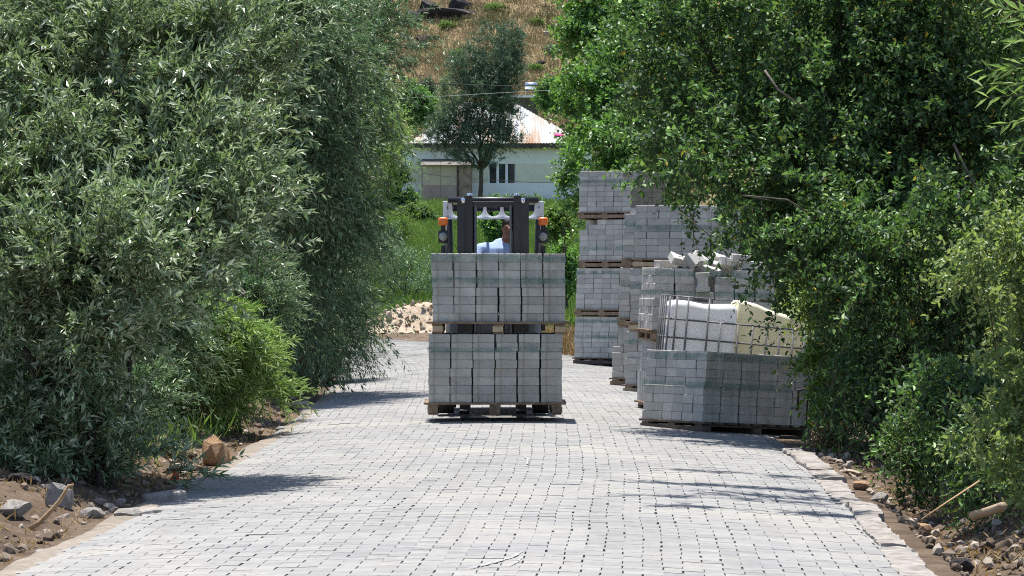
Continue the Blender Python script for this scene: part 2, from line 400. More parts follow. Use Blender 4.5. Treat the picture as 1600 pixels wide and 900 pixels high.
# ground sheet
gx = np.concatenate([np.linspace(-420, -30, 14), np.linspace(-26, -7, 24), np.arange(-6.6, 6.6, 0.085), np.linspace(7, 26, 24), np.linspace(30, 420, 14)])
gy = np.concatenate([np.linspace(-80, 8, 12), np.arange(8.5, 36, 0.12), np.arange(36, 92, 0.55), np.arange(92, 216, 2.0)])
GX, GY = np.meshgrid(gx, gy)
GZ = height(GX, GY)
def grid_faces(ny, nx):
    i = np.arange(ny * nx).reshape(ny, nx)
    return np.stack([i[:-1, :-1].ravel(), i[:-1, 1:].ravel(), i[1:, 1:].ravel(), i[1:, :-1].ravel()], 1)
ground = link('ground', mesh_np('ground', np.stack([GX.ravel(), GY.ravel(), GZ.ravel()], 1), grid_faces(len(gy), len(gx)), smooth=True), M['ground'])
tag(ground, kind='structure', label='tan earth verges and green field around the paved road')
# hillside
hx = np.concatenate([np.linspace(-600, -40, 20), np.arange(-36, 37, 0.7), np.linspace(40, 600, 20)])
hy = np.concatenate([np.arange(208, 262, 0.7), np.linspace(264, 700, 40)])
HX, HYY = np.meshgrid(hx, hy)
def hill_z(X, Y):
    return 5.2 + 0.47 * np.clip(Y - 211, 0, None) + 0.5 * rough2(X, Y, 9) + 0.16 * rough2(X, Y, 2.6, 8, 4) - 2.0 * (1 - sstep(208, 212, Y))
hill = link('hillside', mesh_np('hillside', np.stack([HX.ravel(), HYY.ravel(), hill_z(HX, HYY).ravel()], 1), grid_faces(len(hy), len(hx)), smooth=True), M['hill'])
tag(hill, kind='structure', label='dry ochre hillside rising behind the house')

# ------------------------------------------------------------------ paved road
ss = np.arange(-20, 118, 0.5); uu = np.linspace(-HW - .02, HW + .02, 13)
SS, UU = np.meshgrid(ss, uu, indexing='ij')
road = link('road', mesh_np('road', np.stack([(cx(SS) + UU).ravel(), (SS - UU * cslope(SS)).ravel(), (crown(UU) - 0.009).ravel()], 1), grid_faces(len(ss), len(uu)), smooth=True), M['sand'])
tag(road, kind='structure', label='road of pale grey interlocking concrete pavers')

I_OUT = [(.1, .0795), (.061, .0795), (.039, .0595), (-.039, .0595), (-.061, .0795), (-.1, .0795),
         (-.1, -.0795), (-.061, -.0795), (-.039, -.0595), (.039, -.0595), (.061, -.0795), (.1, -.0795)]
def i_template(sx, sy, h, bev):
    o = np.array(I_OUT) * [sx, sy]
    ins = o * [(0.1 - bev) / 0.1, (0.0795 - bev) / 0.0795]
    v = np.concatenate([np.c_[o, np.full(12, -h)], np.c_[o, np.full(12, -bev)], np.c_[ins, np.zeros(12)]])
    k = np.arange(12); k2 = (k + 1) % 12
    side = np.stack([k2, k, k + 12, k2 + 12], 1); bv = np.stack([k2 + 12, k + 12, k + 24, k2 + 24], 1)
    # the top: two wide ends and the waist (outline runs anticlockwise from the far right corner... kept convex)
    T = 24
    top = np.array([[T + 0, T + 1, T + 10, T + 11], [T + 1, T + 2, T + 9, T + 10], [T + 2, T + 3, T + 8, T + 9], [T + 3, T + 4, T + 7, T + 8], [T + 4, T + 5, T + 6, T + 7]])
    return v, np.concatenate([side, bv, top])
PITCH_S, PITCH_U = 0.139, 0.2005
pv, pf = i_template(0.975, 0.986, 0.05, 0.0010)
bvx = np.array([[x, y, z] for z in (-.05, 0) for x, y in ((-.0965, -.0685), (.0965, -.0685), (.0965, .0685), (-.0965, .0685))])
bfx = np.array([[0, 1, 5, 4], [1, 2, 6, 5], [2, 3, 7, 6], [3, 0, 4, 7], [4, 5, 6, 7]])
near_me = None
def paver_frames(s0, s1):
    rows = np.arange(round(s0 / PITCH_S), round(s1 / PITCH_S))
    out = []
    for r in rows:
        off = (r % 2) * PITCH_U / 2
        s = r * PITCH_S
        wob = 0.010 * math.sin(s * .8) + 0.004 * math.sin(s * 2.3 + 1)
        n = np.arange(-12, 13) * PITCH_U + off + wob
        lim_l = HW + 0.03 * math.sin(s * 2.1); lim_r = HW - 0.03 + 0.05 * math.sin(s * .9 + 2)
        n = n[(n > -lim_l + .06) & (n < lim_r + .02)]
        for u in n: out.append((s, u))
    a = np.array(out)
    n = len(a)
    s = a[:, 0] + rng.normal(0, .0022, n) + 0.010 * np.sin(a[:, 1] * 1.3 + a[:, 0] * .5); u = a[:, 1] + rng.normal(0, .0030, n)
    sl = cslope(s)
    X = cx(s) + u; Y = s - u * sl
    settle = 0.006 * rough2(X, Y, 2.4) + 0.0016 * rough2(X, Y, 0.9, 8, 3)
    Z = crown(u) + rng.normal(0, .0004, n) + np.where(rng.random(n) < .03, rng.normal(0, .002, n), 0) + settle
    yaw = -np.arctan(sl) + rng.normal(0, .009, n)
    cs = np.where(u > 0, 2 * 0.0185, 2 * 0.0125) * u       # cross fall
    roll = cs + rng.normal(0, .003, n); pit = rng.normal(0, .003, n)
    return X, Y, Z, yaw, roll, pit
def place(tv, X, Y, Z, yaw, roll, pit):
    c, s_ = np.cos(yaw)[:, None], np.sin(yaw)[:, None]
    x, y, z = tv[None, :, 0], tv[None, :, 1], tv[None, :, 2]
    zz = z - x * roll[:, None] + y * pit[:, None]
    return np.stack([X[:, None] + x * c - y * s_, Y[:, None] + x * s_ + y * c, Z[:, None] + zz], 2)
def paver_mass(name, s0, s1, tv, tf):
    fr = paver_frames(s0, s1); n = len(fr[0])
    v = place(tv, *fr).reshape(-1, 3)
    f = (tf[None] + (np.arange(n) * len(tv))[:, None, None]).reshape(-1, tf.shape[1])
    o = link(name, mesh_np(name, v, f), M['paver'], road); tag(o, kind='stuff'); return o
S_NEAR0 = 16.12; S_NEAR1 = S_NEAR0 + 13 * PITCH_S
paver_me = mesh_np('paver', pv, pf); paver_me.materials.append(M['paver_one'])
fr = paver_frames(S_NEAR0, S_NEAR1)
for X, Y, Z, yaw, roll, pit in zip(*fr):
    o = bpy.data.objects.new('paver', paver_me); col.objects.link(o); o.parent = road
    o.location = (X, Y, Z); o.rotation_euler = (pit, roll, yaw)
paver_mass('laid_pavers', 9.0, S_NEAR0, pv, pf)
paver_mass('laid_pavers', S_NEAR1, 50.0, pv, pf)
paver_mass('laid_pavers', 50.0, 112.0, bvx, bfx)

# pale scrape marks across the pavers
def scuff(pts, wid, seed):
    q = random.Random(seed); V = []; n = len(pts) * 6
    P2 = [Vector(p) for p in pts]
    for k in range(n + 1):
        t = k / n * (len(P2) - 1); i_ = min(int(t), len(P2) - 2); p = P2[i_].lerp(P2[i_ + 1], t - i_); d = (P2[i_ + 1] - P2[i_]).normalized()
        w_ = wid * q.uniform(.15, 1.0) * math.sin(math.pi * (k + .5) / (n + 1)); o_ = q.uniform(-.008, .008)
        for sg in (-1, 1):
            x, y = p.x - d.y * (sg * w_ + o_), p.y + d.x * (sg * w_ + o_)
            V.append((x, y, float(crown(np.float64(x - float(cx(y))))) + .0095))
    link('scrape_mark', mesh_np('scrape_mark', V, grid_faces(n + 1, 2)), M['chalk'], road)
M['chalk'] = noisy('chalky_scrape', (0.28, 0.28, 0.275), (0.34, 0.34, 0.335), 30)
scuff([(-.22, 16.75), (-.10, 17.1), (.0, 17.45), (.06, 17.85)], .018, 1)
scuff([(-.02, 16.9), (.03, 17.2), (.05, 17.5)], .008, 2)
scuff([(.10, 25.5), (.12, 26.3), (.10, 27.2)], .010, 3)
scuff([(-.32, 27.2), (-.15, 27.3), (-.02, 27.35)], .03, 4)

# ------------------------------------------------------------------ rocks
def rock_mesh(seed, sub=2, sq=(1, .8, .7), cut=0.25):
    r = np.random.default_rng(seed)
    bm = bmesh.new(); bmesh.ops.create_icosphere(bm, subdivisions=sub, radius=1)
    co = np.array([v.co[:] for v in bm.verts])
    for _ in range(13):                                   # knock flat facets into it
        d = r.normal(size=3); d /= np.linalg.norm(d); h = r.uniform(0.42, 0.80)
        over = np.clip(co @ d - h, 0, None); co -= over[:, None] * d * 0.96
    k3 = r.normal(size=(5, 3)) * 5; co *= (1 + .035 * np.sin(co @ k3.T + r.uniform(0, 6, 5)).sum(1) / 2)[:, None]
    co += r.normal(0, .012, co.shape)
    co *= np.array(sq)
    for v, c in zip(bm.verts, co): v.co = c
    me = bpy.data.meshes.new('rock'); bm.to_mesh(me); bm.free()
    me.shade_flat() if sub == 2 else None; me.update()
    return me
ROCKS = [rock_mesh(i, 2) for i in range(7)]
ROCKS_LO = [rock_mesh(20 + i, 1) for i in range(6)]
def rock_variants(mats, src):
    out = []
    for m in mats:
        for me in src:
            c = me.copy(); c.materials.clear(); c.materials.append(M[m]); out.append(c)
    return out
VR = {m: rock_variants([m], ROCKS) for m in ('rock', 'rock_grey', 'rock_red', 'rock_dark')}
VL = {m: rock_variants([m], ROCKS_LO) for m in ('rock', 'rock_grey', 'rock_red')}

def rock(name, label, px, py, Y, wpx, hpx, m='rock', i=0, depth=None, rot=(0, 0, 0), cat='rock', group=None):
    """a stone whose outline is about wpx x hpx of the photograph, its foot at (px, py)"""
    s = Y / F; a = wpx * s / 2; c = hpx * s / 2
    p = at(px, py, Y); z0 = float(height(p.x, p.y))
    me = VR[m][i % 7]
    bb = np.array([v.co[:] for v in me.vertices]); ex = (bb.max(0) - bb.min(0)) / 2
    o = link(name, me, None, None, (p.x, p.y, z0 + c * 0.45), rot, (a / ex[0], (depth or a) / ex[1], c / ex[2]))
    tag(o, label, cat, group); return o

# ------------------------------------------------------------------ kerb
kerb = empty('kerb', (0, 0, 0)); tag(kerb, kind='structure', label='broken line of pinkish concrete kerb stones along the road edge')
def kerb_stone(s0, s1, u0, wid, top, seed):
    r = np.random.default_rng(seed); n = max(4, int((s1 - s0) / 0.07)); m = 5
    sv = np.linspace(s0, s1, n); prof = [(0, -.12), (0, -.012), (.012, 0), (.5, .006), (.95, 0), (1, -.02), (1.05, -.16)]
    V = []
    wob = np.cumsum(r.normal(0, .006, n)); wob -= np.linspace(0, wob[-1], n)
    for k, s in enumerate(sv):
        end = min(k, n - 1 - k); tp = 0.75 + 0.25 * min(1, end / 1.5)
        for a, b in prof:
            u = u0 + wob[k] + (0.5 + (a - 0.5) * (0.93 + 0.07 * tp)) * wid + r.normal(0, .004)
            z = float(crown(np.float64(HW))) + top * tp + b + r.normal(0, .005)
            sl = float(cslope(s)); V.append((float(cx(s)) + u, s - u * sl, z))
    k = len(prof); fs = []
    for i in range(n - 1):
        for j in range(k - 1): fs.append((i * k + j, i * k + j + 1, (i + 1) * k + j + 1, (i + 1) * k + j))
    fs.append(tuple(range(k - 1, -1, -1))); fs.append(tuple((n - 1) * k + j for j in range(k)))
    mb = MB(); mb.add(V, fs); mb.build('kerb_stone', M['kerb'], kerb)
s = 13.0; i = 0
while s < 29.6:
    L = random.choice([1.0, 1.4, 1.9, 2.3]); d = 0.0 if s < 20.8 else random.uniform(-.03, .05)
    kerb_stone(s, min(s + L, 29.8), HW - 0.10 + d * .6 + (0.05 if 17.3 < s < 18.6 else 0), random.uniform(.15, .24), 0.018 + random.uniform(-.012, .022), 100 + i)
    s += L + random.choice([.006, .01, .12]); i += 1
# sandy haunching along the left edge
sv = np.arange(12, 46, 0.2); up = np.array([0.0, 0.08, 0.16, 0.25])
V = []
for s_ in sv:
    wv = 0.7 + 0.5 * math.sin(s_ * 1.1) * math.sin(s_ * .43 + 1) + 0.2 * random.random()
    for j, a in enumerate(up):
        u = -(HW - 0.15) - a * wv * 1.05; zz = float(crown(np.float64(u))) + [-.006, .008, .004, -.06][j] + random.uniform(-.004, .004)
        sl = float(cslope(s_)); V.append((float(cx(s_)) + u, s_ - u * sl, zz))
haunch = link('kerb_haunching', mesh_np('kerb_haunching', V, grid_faces(len(sv), 4), smooth=True), M['edge'])
tag(haunch, kind='structure', label='sandy concrete haunching along the left road edge')

# ------------------------------------------------------------------ brick packs and pallets
bt_v, bt_f = i_template(1.015, 0.94, 0.0808, 0.0045)
bt_v = bt_v + np.array([0, 0, 0.0808])
def poly_mesh(name, v, f, extra=None):
    me = bpy.data.meshes.new(name); me.from_pydata([tuple(x) for x in v], [], [tuple(x) for x in f] + (extra or [])); me.update(); return me
brick_me = poly_mesh('brick', bt_v, bt_f, [tuple(range(11, -1, -1))]); brick_me.materials.append(M['brick'])
LP, BX, BY, BH = 0.0825, 0.2165, 0.155, 0.08
PAL_H = 0.12
def make_pallet(label, corner, rz, ry, w_, d_, group, mats=('wood', 'wood'), nb=7, turned=False):
    r = empty('wooden_pallet', corner, (0, ry, rz)); tag(r, label, 'pallet', group)
    if turned:                                    # boards run in the other direction
        o_ = Matrix.Rotation(rz, 3, 'Z') @ Matrix.Rotation(ry, 3, 'Y') @ Vector((w_, 0, 0))
        r.location = Vector(corner) + o_; r.rotation_euler = (Matrix.Rotation(rz, 3, 'Z') @ Matrix.Rotation(ry, 3, 'Y') @ Matrix.Rotation(math.pi / 2, 3, 'Z')).to_euler()
        w_, d_ = d_, w_; nb = 9
    md, mk = M[mats[0]], M[mats[1]]
    x0, x1 = -0.035, w_ + 0.035; wid = x1 - x0; cxx = (x0 + x1) / 2
    bw = 0.1; gap = (d_ + .04 - nb * bw) / (nb - 1)
    me = MB().box((0, 0, 0), (wid, bw, 0.022), bev=.003).mesh('deck_board'); me.materials.append(md)
    for k in range(nb):
        link('deck_board', me, None, r, (cxx + random.uniform(-.012, .012), -0.02 + bw / 2 + k * (bw + gap), PAL_H - .0115), (0, 0, random.uniform(-.006, .006)))
    me2 = MB().box((0, 0, 0), (0.1, d_ + .02, 0.02), bev=.003).mesh('stringer_board'); me2.materials.append(md)
    me3 = MB().box((0, 0, 0), (0.1, 0.1, 0.055), bev=.003).mesh('block'); me3.materials.append(mk)
    me4 = MB().box((0, 0, 0), (0.1, d_ - .01, 0.02), bev=.003).mesh('skid_board'); me4.materials.append(md)
    for x in (x0 + .09, cxx, x1 - .09):
        link('stringer_board', me2, None, r, (x, d_ / 2, PAL_H - .0345))
        for y in (() if turned else (0.04, d_ / 2, d_ - .04)):
            link('block', me3, None, r, (x + random.uniform(-.01, .01), y, 0.048))
        link('skid_board', me4, None, r, (x, d_ / 2, 0.010))
    if turned:
        me5 = MB().box((0, 0, 0), (wid - .03, 0.1, 0.055), bev=.003).mesh('bearer'); me5.materials.append(mk)
        for y in (0.04, d_ / 2, d_ - .04): link('bearer', me5, None, r, (cxx, y, 0.048))
    return r
_inner_cache = {}
def make_pack(label, corner, rz, ry, group, nx=6, ny=6, nz=8, faces='FLRT', straps=(3.4, 7.3), missing=(), lean=0.02, seed=0, rear_dense=True):
    """corner = near left foot of the bricks; local x along the 20 cm sides, y into the depth"""
    rr = random.Random(seed)
    r = empty('brick_pack', corner, (0, ry, rz)); tag(r, label, 'brick pack', group)
    shx = [0] * nz; shc = {}
    step = rr.choice([3, 4, 5])
    for k in range(nz):
        shx[k] = (lean if k >= step else 0) + rr.uniform(-.0025, .0025)
    inner = []
    colj = [rr.uniform(-.006, .006) for _ in range(nx)]; colk = [rr.choice([step, nz - 2, nz]) for _ in range(nx)]
    for k in range(nz):
        for j in range(ny):
            for i in range(nx):
                if (i, j, k) in missing: continue
                p = ((i + .5) * BX + shx[k] + colj[i] * (1 if k < colk[i] else -1), (j + .5) * BY + rr.uniform(-.004, .004), k * LP)
                show = ('F' in faces and j == 0) or ('L' in faces and i == 0) or ('R' in faces and i == nx - 1) or ('T' in faces and k == nz - 1)
                if not show: inner.append(p); continue
                o = bpy.data.objects.new('brick', brick_me); col.objects.link(o); o.parent = r
                o.location = (p[0] + rr.uniform(-.003, .003), p[1] + rr.uniform(-.004, .004), p[2])
                o.rotation_euler = (rr.uniform(-.004, .004), rr.uniform(-.006, .006), rr.uniform(-.03, .03) + (math.pi if rr.random() < .5 else 0))
    if inner:
        mb = MB()
        for p in inner: mb.box((p[0], p[1], p[2] + BH / 2), (.2155, .1545, BH + .002))  # boxes widened past brick size to block light through the gaps
        o = mb.build('inner_bricks', M['inner'], r); tag(o, kind='stuff')
    W, D = nx * BX, ny * BY
    for h in straps:
        lv = min(nz - 1, int(h)); sx = shx[lv]
        z0 = h * LP - .012; z1 = z0 + .058
        mb = MB(); e = .004
        ring = [(-e + sx, -e), (W + e + sx, -e), (W + e + sx, D + e), (-e + sx, D + e)]
        pts = []
        for a in range(4):
            p, q = ring[a], ring[(a + 1) % 4]
            for t in range(8): pts.append((p[0] + (q[0] - p[0]) * t / 8, p[1] + (q[1] - p[1]) * t / 8))
        n = len(pts); ve = []
        for (x, y) in pts: ve.append((x, y, z0 + rr.uniform(-.006, .006)))
        for (x, y) in pts: ve.append((x, y, z1 + rr.uniform(-.008, .008)))
        mb.add(ve, [(a, (a + 1) % n, n + (a + 1) % n, n + a) for a in range(n)])
        mb.build('strap', M['strap'], r)
    return r
def rot2(a, x, y): return (x * math.cos(a) - y * math.sin(a), x * math.sin(a) + y * math.cos(a))

packs = []
def loaded_pallet(plabel, blabel, px, Y, adeg, zbase, ry, group, seed, mats=('wood', 'wood'), **kw):
    a = math.radians(adeg); c = Vector(((px - 800) * Y / F, Y, zbase))
    nx, ny = kw.get('nx', 6), kw.get('ny', 6)
    make_pallet(plabel, c, a, ry, nx * BX, ny * BY, 'wooden pallets under the brick packs', mats, turned=adeg > 20)
    c2 = c + Vector((0, 0, PAL_H))
    return make_pack(blabel, c2, a, ry, group, seed=seed, **kw)

# load carried by the forklift
G1 = 'brick packs carried by the forklift'
LY = 33.35
loaded_pallet('wooden pallet raised just off the road on the forklift forks', 'lower brick pack carried by the forklift, close above the road', 668, LY, 0.4, 0.065, 0.0, G1, 11, mats=('wood', 'wood'), straps=(5.9,), lean=.004, faces='FLRT')
loaded_pallet('wooden pallet between the two brick packs on the forklift', 'upper brick pack carried by the forklift, below the driver', 674, LY + .02, -0.3, 0.065 + PAL_H + 8 * LP + .002, 0.004, G1, 12, mats=('wood', 'wood_pale'), straps=(4.6, 7.15), lean=-.006, faces='FLRT')
# front pack at the right road edge, standing cornerwise
loaded_pallet('dark wooden pallet under the lone low brick pack', 'low brick pack standing cornerwise at the right road edge below the tanks', 1097, 32.3, 35, -0.075, 0.058, 'brick packs standing by the road', 13, mats=('wood_dark', 'wood_dark'), straps=(3.9, 7.2), faces='FLT', lean=.018)
# far four-high stack
words = ['bottom', 'second', 'third', 'topmost']
LVL = PAL_H + 8 * LP + .003
G2 = 'brick packs of the far four-high stack'
for k, (px, dp) in enumerate([(978, 0), (980, -3), (986, 2), (985, 0)]):
    loaded_pallet('wooden pallet under the %s pack of the far four-high brick stack' % words[k], '%s brick pack of the far four-high stack, next to the grass' % words[k], px, 55.4, 62, -0.06 + k * LVL, 0.01, G2, 30 + k,
                  mats=('wood_dark', 'wood_dark') if k == 0 else ('wood', 'wood'), straps=[(3.8, 6.9), (6.9,), (2.2,), (5.8,)][k], faces='FLT',
                  missing=[(), (), ((0, 5, 7), (0, 4, 7), (0, 5, 6)), ((0, 0, 5), (0, 0, 6), (0, 0, 7))][k], lean=[.02, .03, .0, .025][k])
# rear three-high stack (a sliver shows)
G3 = 'brick packs of the three-high stack mostly hidden behind another'
words3 = ['bottom', 'middle', 'top']
for k, px in enumerate([1060, 1071, 1078]):
    loaded_pallet('wooden pallet under the %s pack of the half-hidden three-high stack' % words3[k], '%s brick pack of the three-high stack half hidden behind its neighbour' % words3[k], px, 44.85, 67, -0.06 + k * LVL, 0.02, G3, 40 + k,
                  mats=('wood', 'wood'), straps=(5.2,) if k else (), faces='L', missing=[tuple((0, 5, z) for z in (5, 6, 7)), (), ((0, 5, 7),)][k])
# near three-high stack
G4 = 'brick packs of the near three-high stack'
for k, px in enumerate([1086, 1094, 1101]):
    loaded_pallet('pale wooden pallet under the %s pack of the near three-high stack' % words3[k], '%s brick pack of the three-high stack behind the loose bricks' % words3[k], px, 42.6, 67, -0.075 + k * LVL, 0.025, G4, 50 + k,
                  mats=('wood', 'wood_pale'), straps=[(6.2,), (5.1,), (4.4,)][k], faces='FLT', lean=[.03, -.015, .02][k])
# two-high stack with broken top behind the tanks
G5 = 'brick packs of the stack with loose bricks on top'
loaded_pallet('wooden pallet at the foot of the stack behind the tanks', 'lower brick pack of the untidy stack, hidden behind the tanks', 1018, 36.7, 7, -0.07, 0.03, G5, 60, faces='F', straps=())
d_c = Vector(((1018 - 800) * 36.7 / F, 36.7, -0.07 + LVL))
miss = tuple((i, 0, 7) for i in (2, 3)) + tuple((i, 1, 7) for i in (2, 3)) + ((2, 0, 6), (2, 0, 5))
loaded_pallet('wooden pallet under the untidy pack with loose bricks', 'untidy brick pack with a broken top layer behind the tanks', 1018, 36.7, 7, d_c.z, 0.03, G5, 61, faces='FLT', straps=(4.6, 7.1), missing=miss)
top_z = d_c.z + PAL_H + 8 * LP
A = math.radians(7)
loose = [(.30, .12, 0.00, (.5, .3, .4)), (.46, .10, .02, (.9, -.2, .9)), (.52, .30, -.005, (.1, .5, .2)), (.66, .14, -.06, (.15, .25, -.3)), (.75, .34, 0, (.4, .1, .7)),
         (.86, .16, .03, (-.3, .15, .2)), (.98, .30, .01, (.1, -.1, .5)), (1.1, .15, .005, (.0, .1, 1.2)), (.60, .5, .02, (.3, .6, .1)), (1.18, .36, .01, (.2, .1, .3)),
         (.42, .42, .01, (-.2, .2, 1.1)), (.98, .12, .085, (.05, .1, .15)), (.8, .52, .03, (.5, .3, .6)), (.2, .3, .0, (.0, .0, .4))]
where = ['tilted on edge at the left end', 'standing on its corner near the left end', 'lying flat behind the tilted ones', 'leaning into the gap', 'tilted in the second row',
         'resting on its neighbour in the middle', 'lying skewed right of the middle', 'lying crosswise at the right', 'propped up at the back', 'lying at the far right back', 'lying crosswise at the back left',
         'lying on top of two others', 'tilted highest at the back', 'lying flat at the left end']
for (x, y, z, ro), wd in zip(loose, where):
    q = rot2(A, x, y)
    zz = top_z - 0.03 * x + z + (0.05 if abs(ro[0]) + abs(ro[1]) > .5 else 0.0)
    o = link('loose_brick', brick_me, None, None, (d_c.x + q[0], d_c.y + q[1], zz), (ro[0], ro[1], ro[2]))
    tag(o, 'loose grey brick on the untidy stack, ' + wd, 'brick', 'loose bricks on the untidy stack')
lb = link('upright_brick', brick_me, None, None, (d_c.x + rot2(A, 2.5 * BX, -.02)[0], d_c.y + rot2(A, 2.5 * BX, -.0)[1], d_c.z + PAL_H + 5 * LP + .105 - .015), (math.radians(86), math.radians(88), 0))
tag(lb, 'waisted grey brick standing upright in the gap of the untidy stack', 'brick', 'loose bricks on the untidy stack')

# ------------------------------------------------------------------ tanks in their steel cage
TY = 34.75; sC = TY / F
tilt = 0.088
cage = empty('tank_cage', at(1030, 650, TY), (0, tilt, 0.04)); tag(cage, 'tilted steel bar cage around the two plastic tanks', 'cage')
def px2(px): return (px - 1030) * sC
W_C = px2(1247); D_C = 0.95
def bar(name, a, b, r=0.0095): MB().tube([a, b], r, 6).build(name, M['cage'], cage, smooth=True)
zt, zm, zl, zb = 1.215, 0.985, 0.80, 0.10
for z in (zb, 0.35, 0.58, zl, zm):
    bar('rail', (0, 0, z), (W_C, 0, z)); bar('rail', (0, D_C, z), (W_C, D_C, z)); bar('rail', (0, 0, z), (0, D_C, z)); bar('rail', (W_C, 0, z), (W_C, D_C, z))
bar('rail', (0, 0, zt), (px2(1100), 0, zt)); bar('rail', (0, 0, zt), (0, D_C, zt)); bar('rail', (0, D_C, zt), (px2(1100), D_C, zt))
for px, zz in ((1031, zt), (1042, zt), (1060, zt), (1093, zt), (1113, zm), (1141, zm), (1164, zm), (1186, zm), (1207, zm), (1228, zm), (1246, zm)):
    bar('upright', (px2(px), -.012, zb), (px2(px), -.012, zz), 0.0115)
for y in (.24, .48, .72, D_C): bar('upright', (-.006, y, zb), (-.006, y, zt), 0.009)
def tank(name, label, mat, x0, x1, y0, y1, z0, z1, sag=0.0, rad=.07):
    bm = bmesh.new(); bmesh.ops.create_cube(bm, size=1)
    for v in bm.verts: v.co = Vector(((v.co.x + .5) * (x1 - x0), (v.co.y + .5) * (y1 - y0), (v.co.z + .5) * (z1 - z0)))
    bmesh.ops.bevel(bm, geom=list(bm.edges), offset=rad, segments=4, affect='EDGES', profile=0.5)
    bmesh.ops.triangulate(bm, faces=bm.faces); bmesh.ops.subdivide_edges(bm, edges=[e for e in bm.edges if e.calc_length() > .2], cuts=3, use_grid_fill=True)
    W = x1 - x0
    for v in bm.verts:
        t = v.co.x / W
        if v.co.z > (z1 - z0) * .6: v.co.z += sag * (t ** 1.3) * -1 + .012 * math.sin(v.co.x * 13) + .008 * math.sin(v.co.y * 9)
        v.co.y += .010 * math.sin(v.co.x * 17) * (1 if v.co.y < .3 else 0)
    me = bpy.data.meshes.new(name); bm.to_mesh(me); bm.free(); me.polygons.foreach_set('use_smooth', np.ones(len(me.polygons), bool))
    o = link(name, me, mat, None, Matrix.Identity(3) @ (cage.location + Euler((0, tilt, .04)).to_matrix() @ Vector((x0, y0, z0))), (0, tilt, .04))
    tag(o, label, 'tank', 'plastic tanks in the steel cage'); return o
tk = tank('plastic_tank', 'white plastic tank in the left half of the steel cage', M['tank_white'], px2(1033), px2(1139), .02, .80, .06, 1.165)
cap = MB().tube([(.34, .4, 1.12), (.34, .4, 1.15)], .09, 16); cap.build('screw_cap', M['rubber'], tk)
tk2 = tank('plastic_tank', 'yellowed plastic tank in the right half of the steel cage', M['tank_yellow'], px2(1140), px2(1243), .10, .90, .06, 1.225, sag=.15, rad=.05)
MB().tube([(.34, .4, 1.17), (.34, .4, 1.20)], .09, 16).build('screw_cap', M['rubber'], tk2)

# ------------------------------------------------------------------ forklift
FX, FY = -0.190, 34.72
fork = empty('forklift', (FX, FY, float(crown(np.float64(-.2))))); tag(fork, 'black and white forklift carrying two brick packs toward the camera', 'forklift')
def fk(mb, name, m, parent=None, smooth=False): return mb.build(name, M[m], parent or fork, smooth=smooth)
for s in (-1, 1):
    mb = MB()                                     # outer channel: web and two flanges
    mb.box((s * .350, .06, 1.14), (.02, .13, 2.06)); mb.box((s * .315, .005, 1.14), (.05, .02, 2.06)); mb.box((s * .315, .115, 1.14), (.05, .02, 2.06))
    fk(mb, 'outer_mast_rail', 'black')
    mb = MB()
    mb.box((s * .268, .06, 1.17), (.018, .11, 2.08)); mb.box((s * .233, .012, 1.17), (.052, .02, 2.08)); mb.box((s * .233, .10, 1.17), (.052, .02, 2.08)); mb.box((s * .285, .015, 1.17), (.018, .018, 2.06))
    inner = fk(mb, 'inner_mast_rail', 'black')
    fk(MB().tube([(s * .235, .055, 2.195), (s * .235, .055, 2.235)], .030, 12), 'chain_anchor', 'steel', inner, True)
    fk(MB().tube([(s * .190, .13, .2), (s * .190, .13, 2.1)], .026, 12), 'lift_cylinder', 'black', None, True)
    fk(MB().tube([(s * .300, -.02, 2.135), (s * .300, -.02, 2.185)], .022, 12), 'mast_roller', 'steel', None, True)
    fk(MB().tube([(s * .180, .03, .6), (s * .180, .03, 2.12)], .012, 6), 'lift_chain', 'body_paint')
    # fork: shank and blade
    mb = MB(); mb.box((s * .28, -.06, .28), (.11, .04, .46)); mb.prism([(-.06, .075), (-1.10, .06), (-1.10, .045), (-.06, .035)], 0, s * .28 - .05, s * .28 + .05)
    fk(mb, 'fork', 'black')
    # lamp post with turn signal and work lamp
    xl = s * .505
    post = fk(MB().box((xl, .20, 1.28), (.045, .05, .86), bev=.008).box((xl, .20, 1.90), (.05, .04, .14), bev=.01), 'lamp_post', 'black')
    if True:
        fk(MB().box((xl, .165, 1.955), (.098, .07, .082), bev=.02), 'turn_signal', 'amber', post, True)
        hl = fk(MB().box((xl, .17, 1.80), (.10, .06, .13), bev=.016), 'work_lamp', 'black', post, True)
        mb = MB(); mb.tube([(xl, .138, 1.80), (xl, .132, 1.80)], .042, 16); fk(mb, 'lamp_lens', 'lens', post, True)
for z in (.25, .62):
    fk(MB().box((0, -.03, z), (.92, .035, .10), bev=.006), 'carriage_bar', 'black')
fk(MB().box((0, .075, 2.125), (.62, .07, .055), bev=.006), 'mast_cross_member', 'black')
fk(MB().box((0, .10, .55), (.66, .06, .09), bev=.006).box((0, .10, 1.15), (.66, .05, .06), bev=.006), 'mast_brace', 'black')
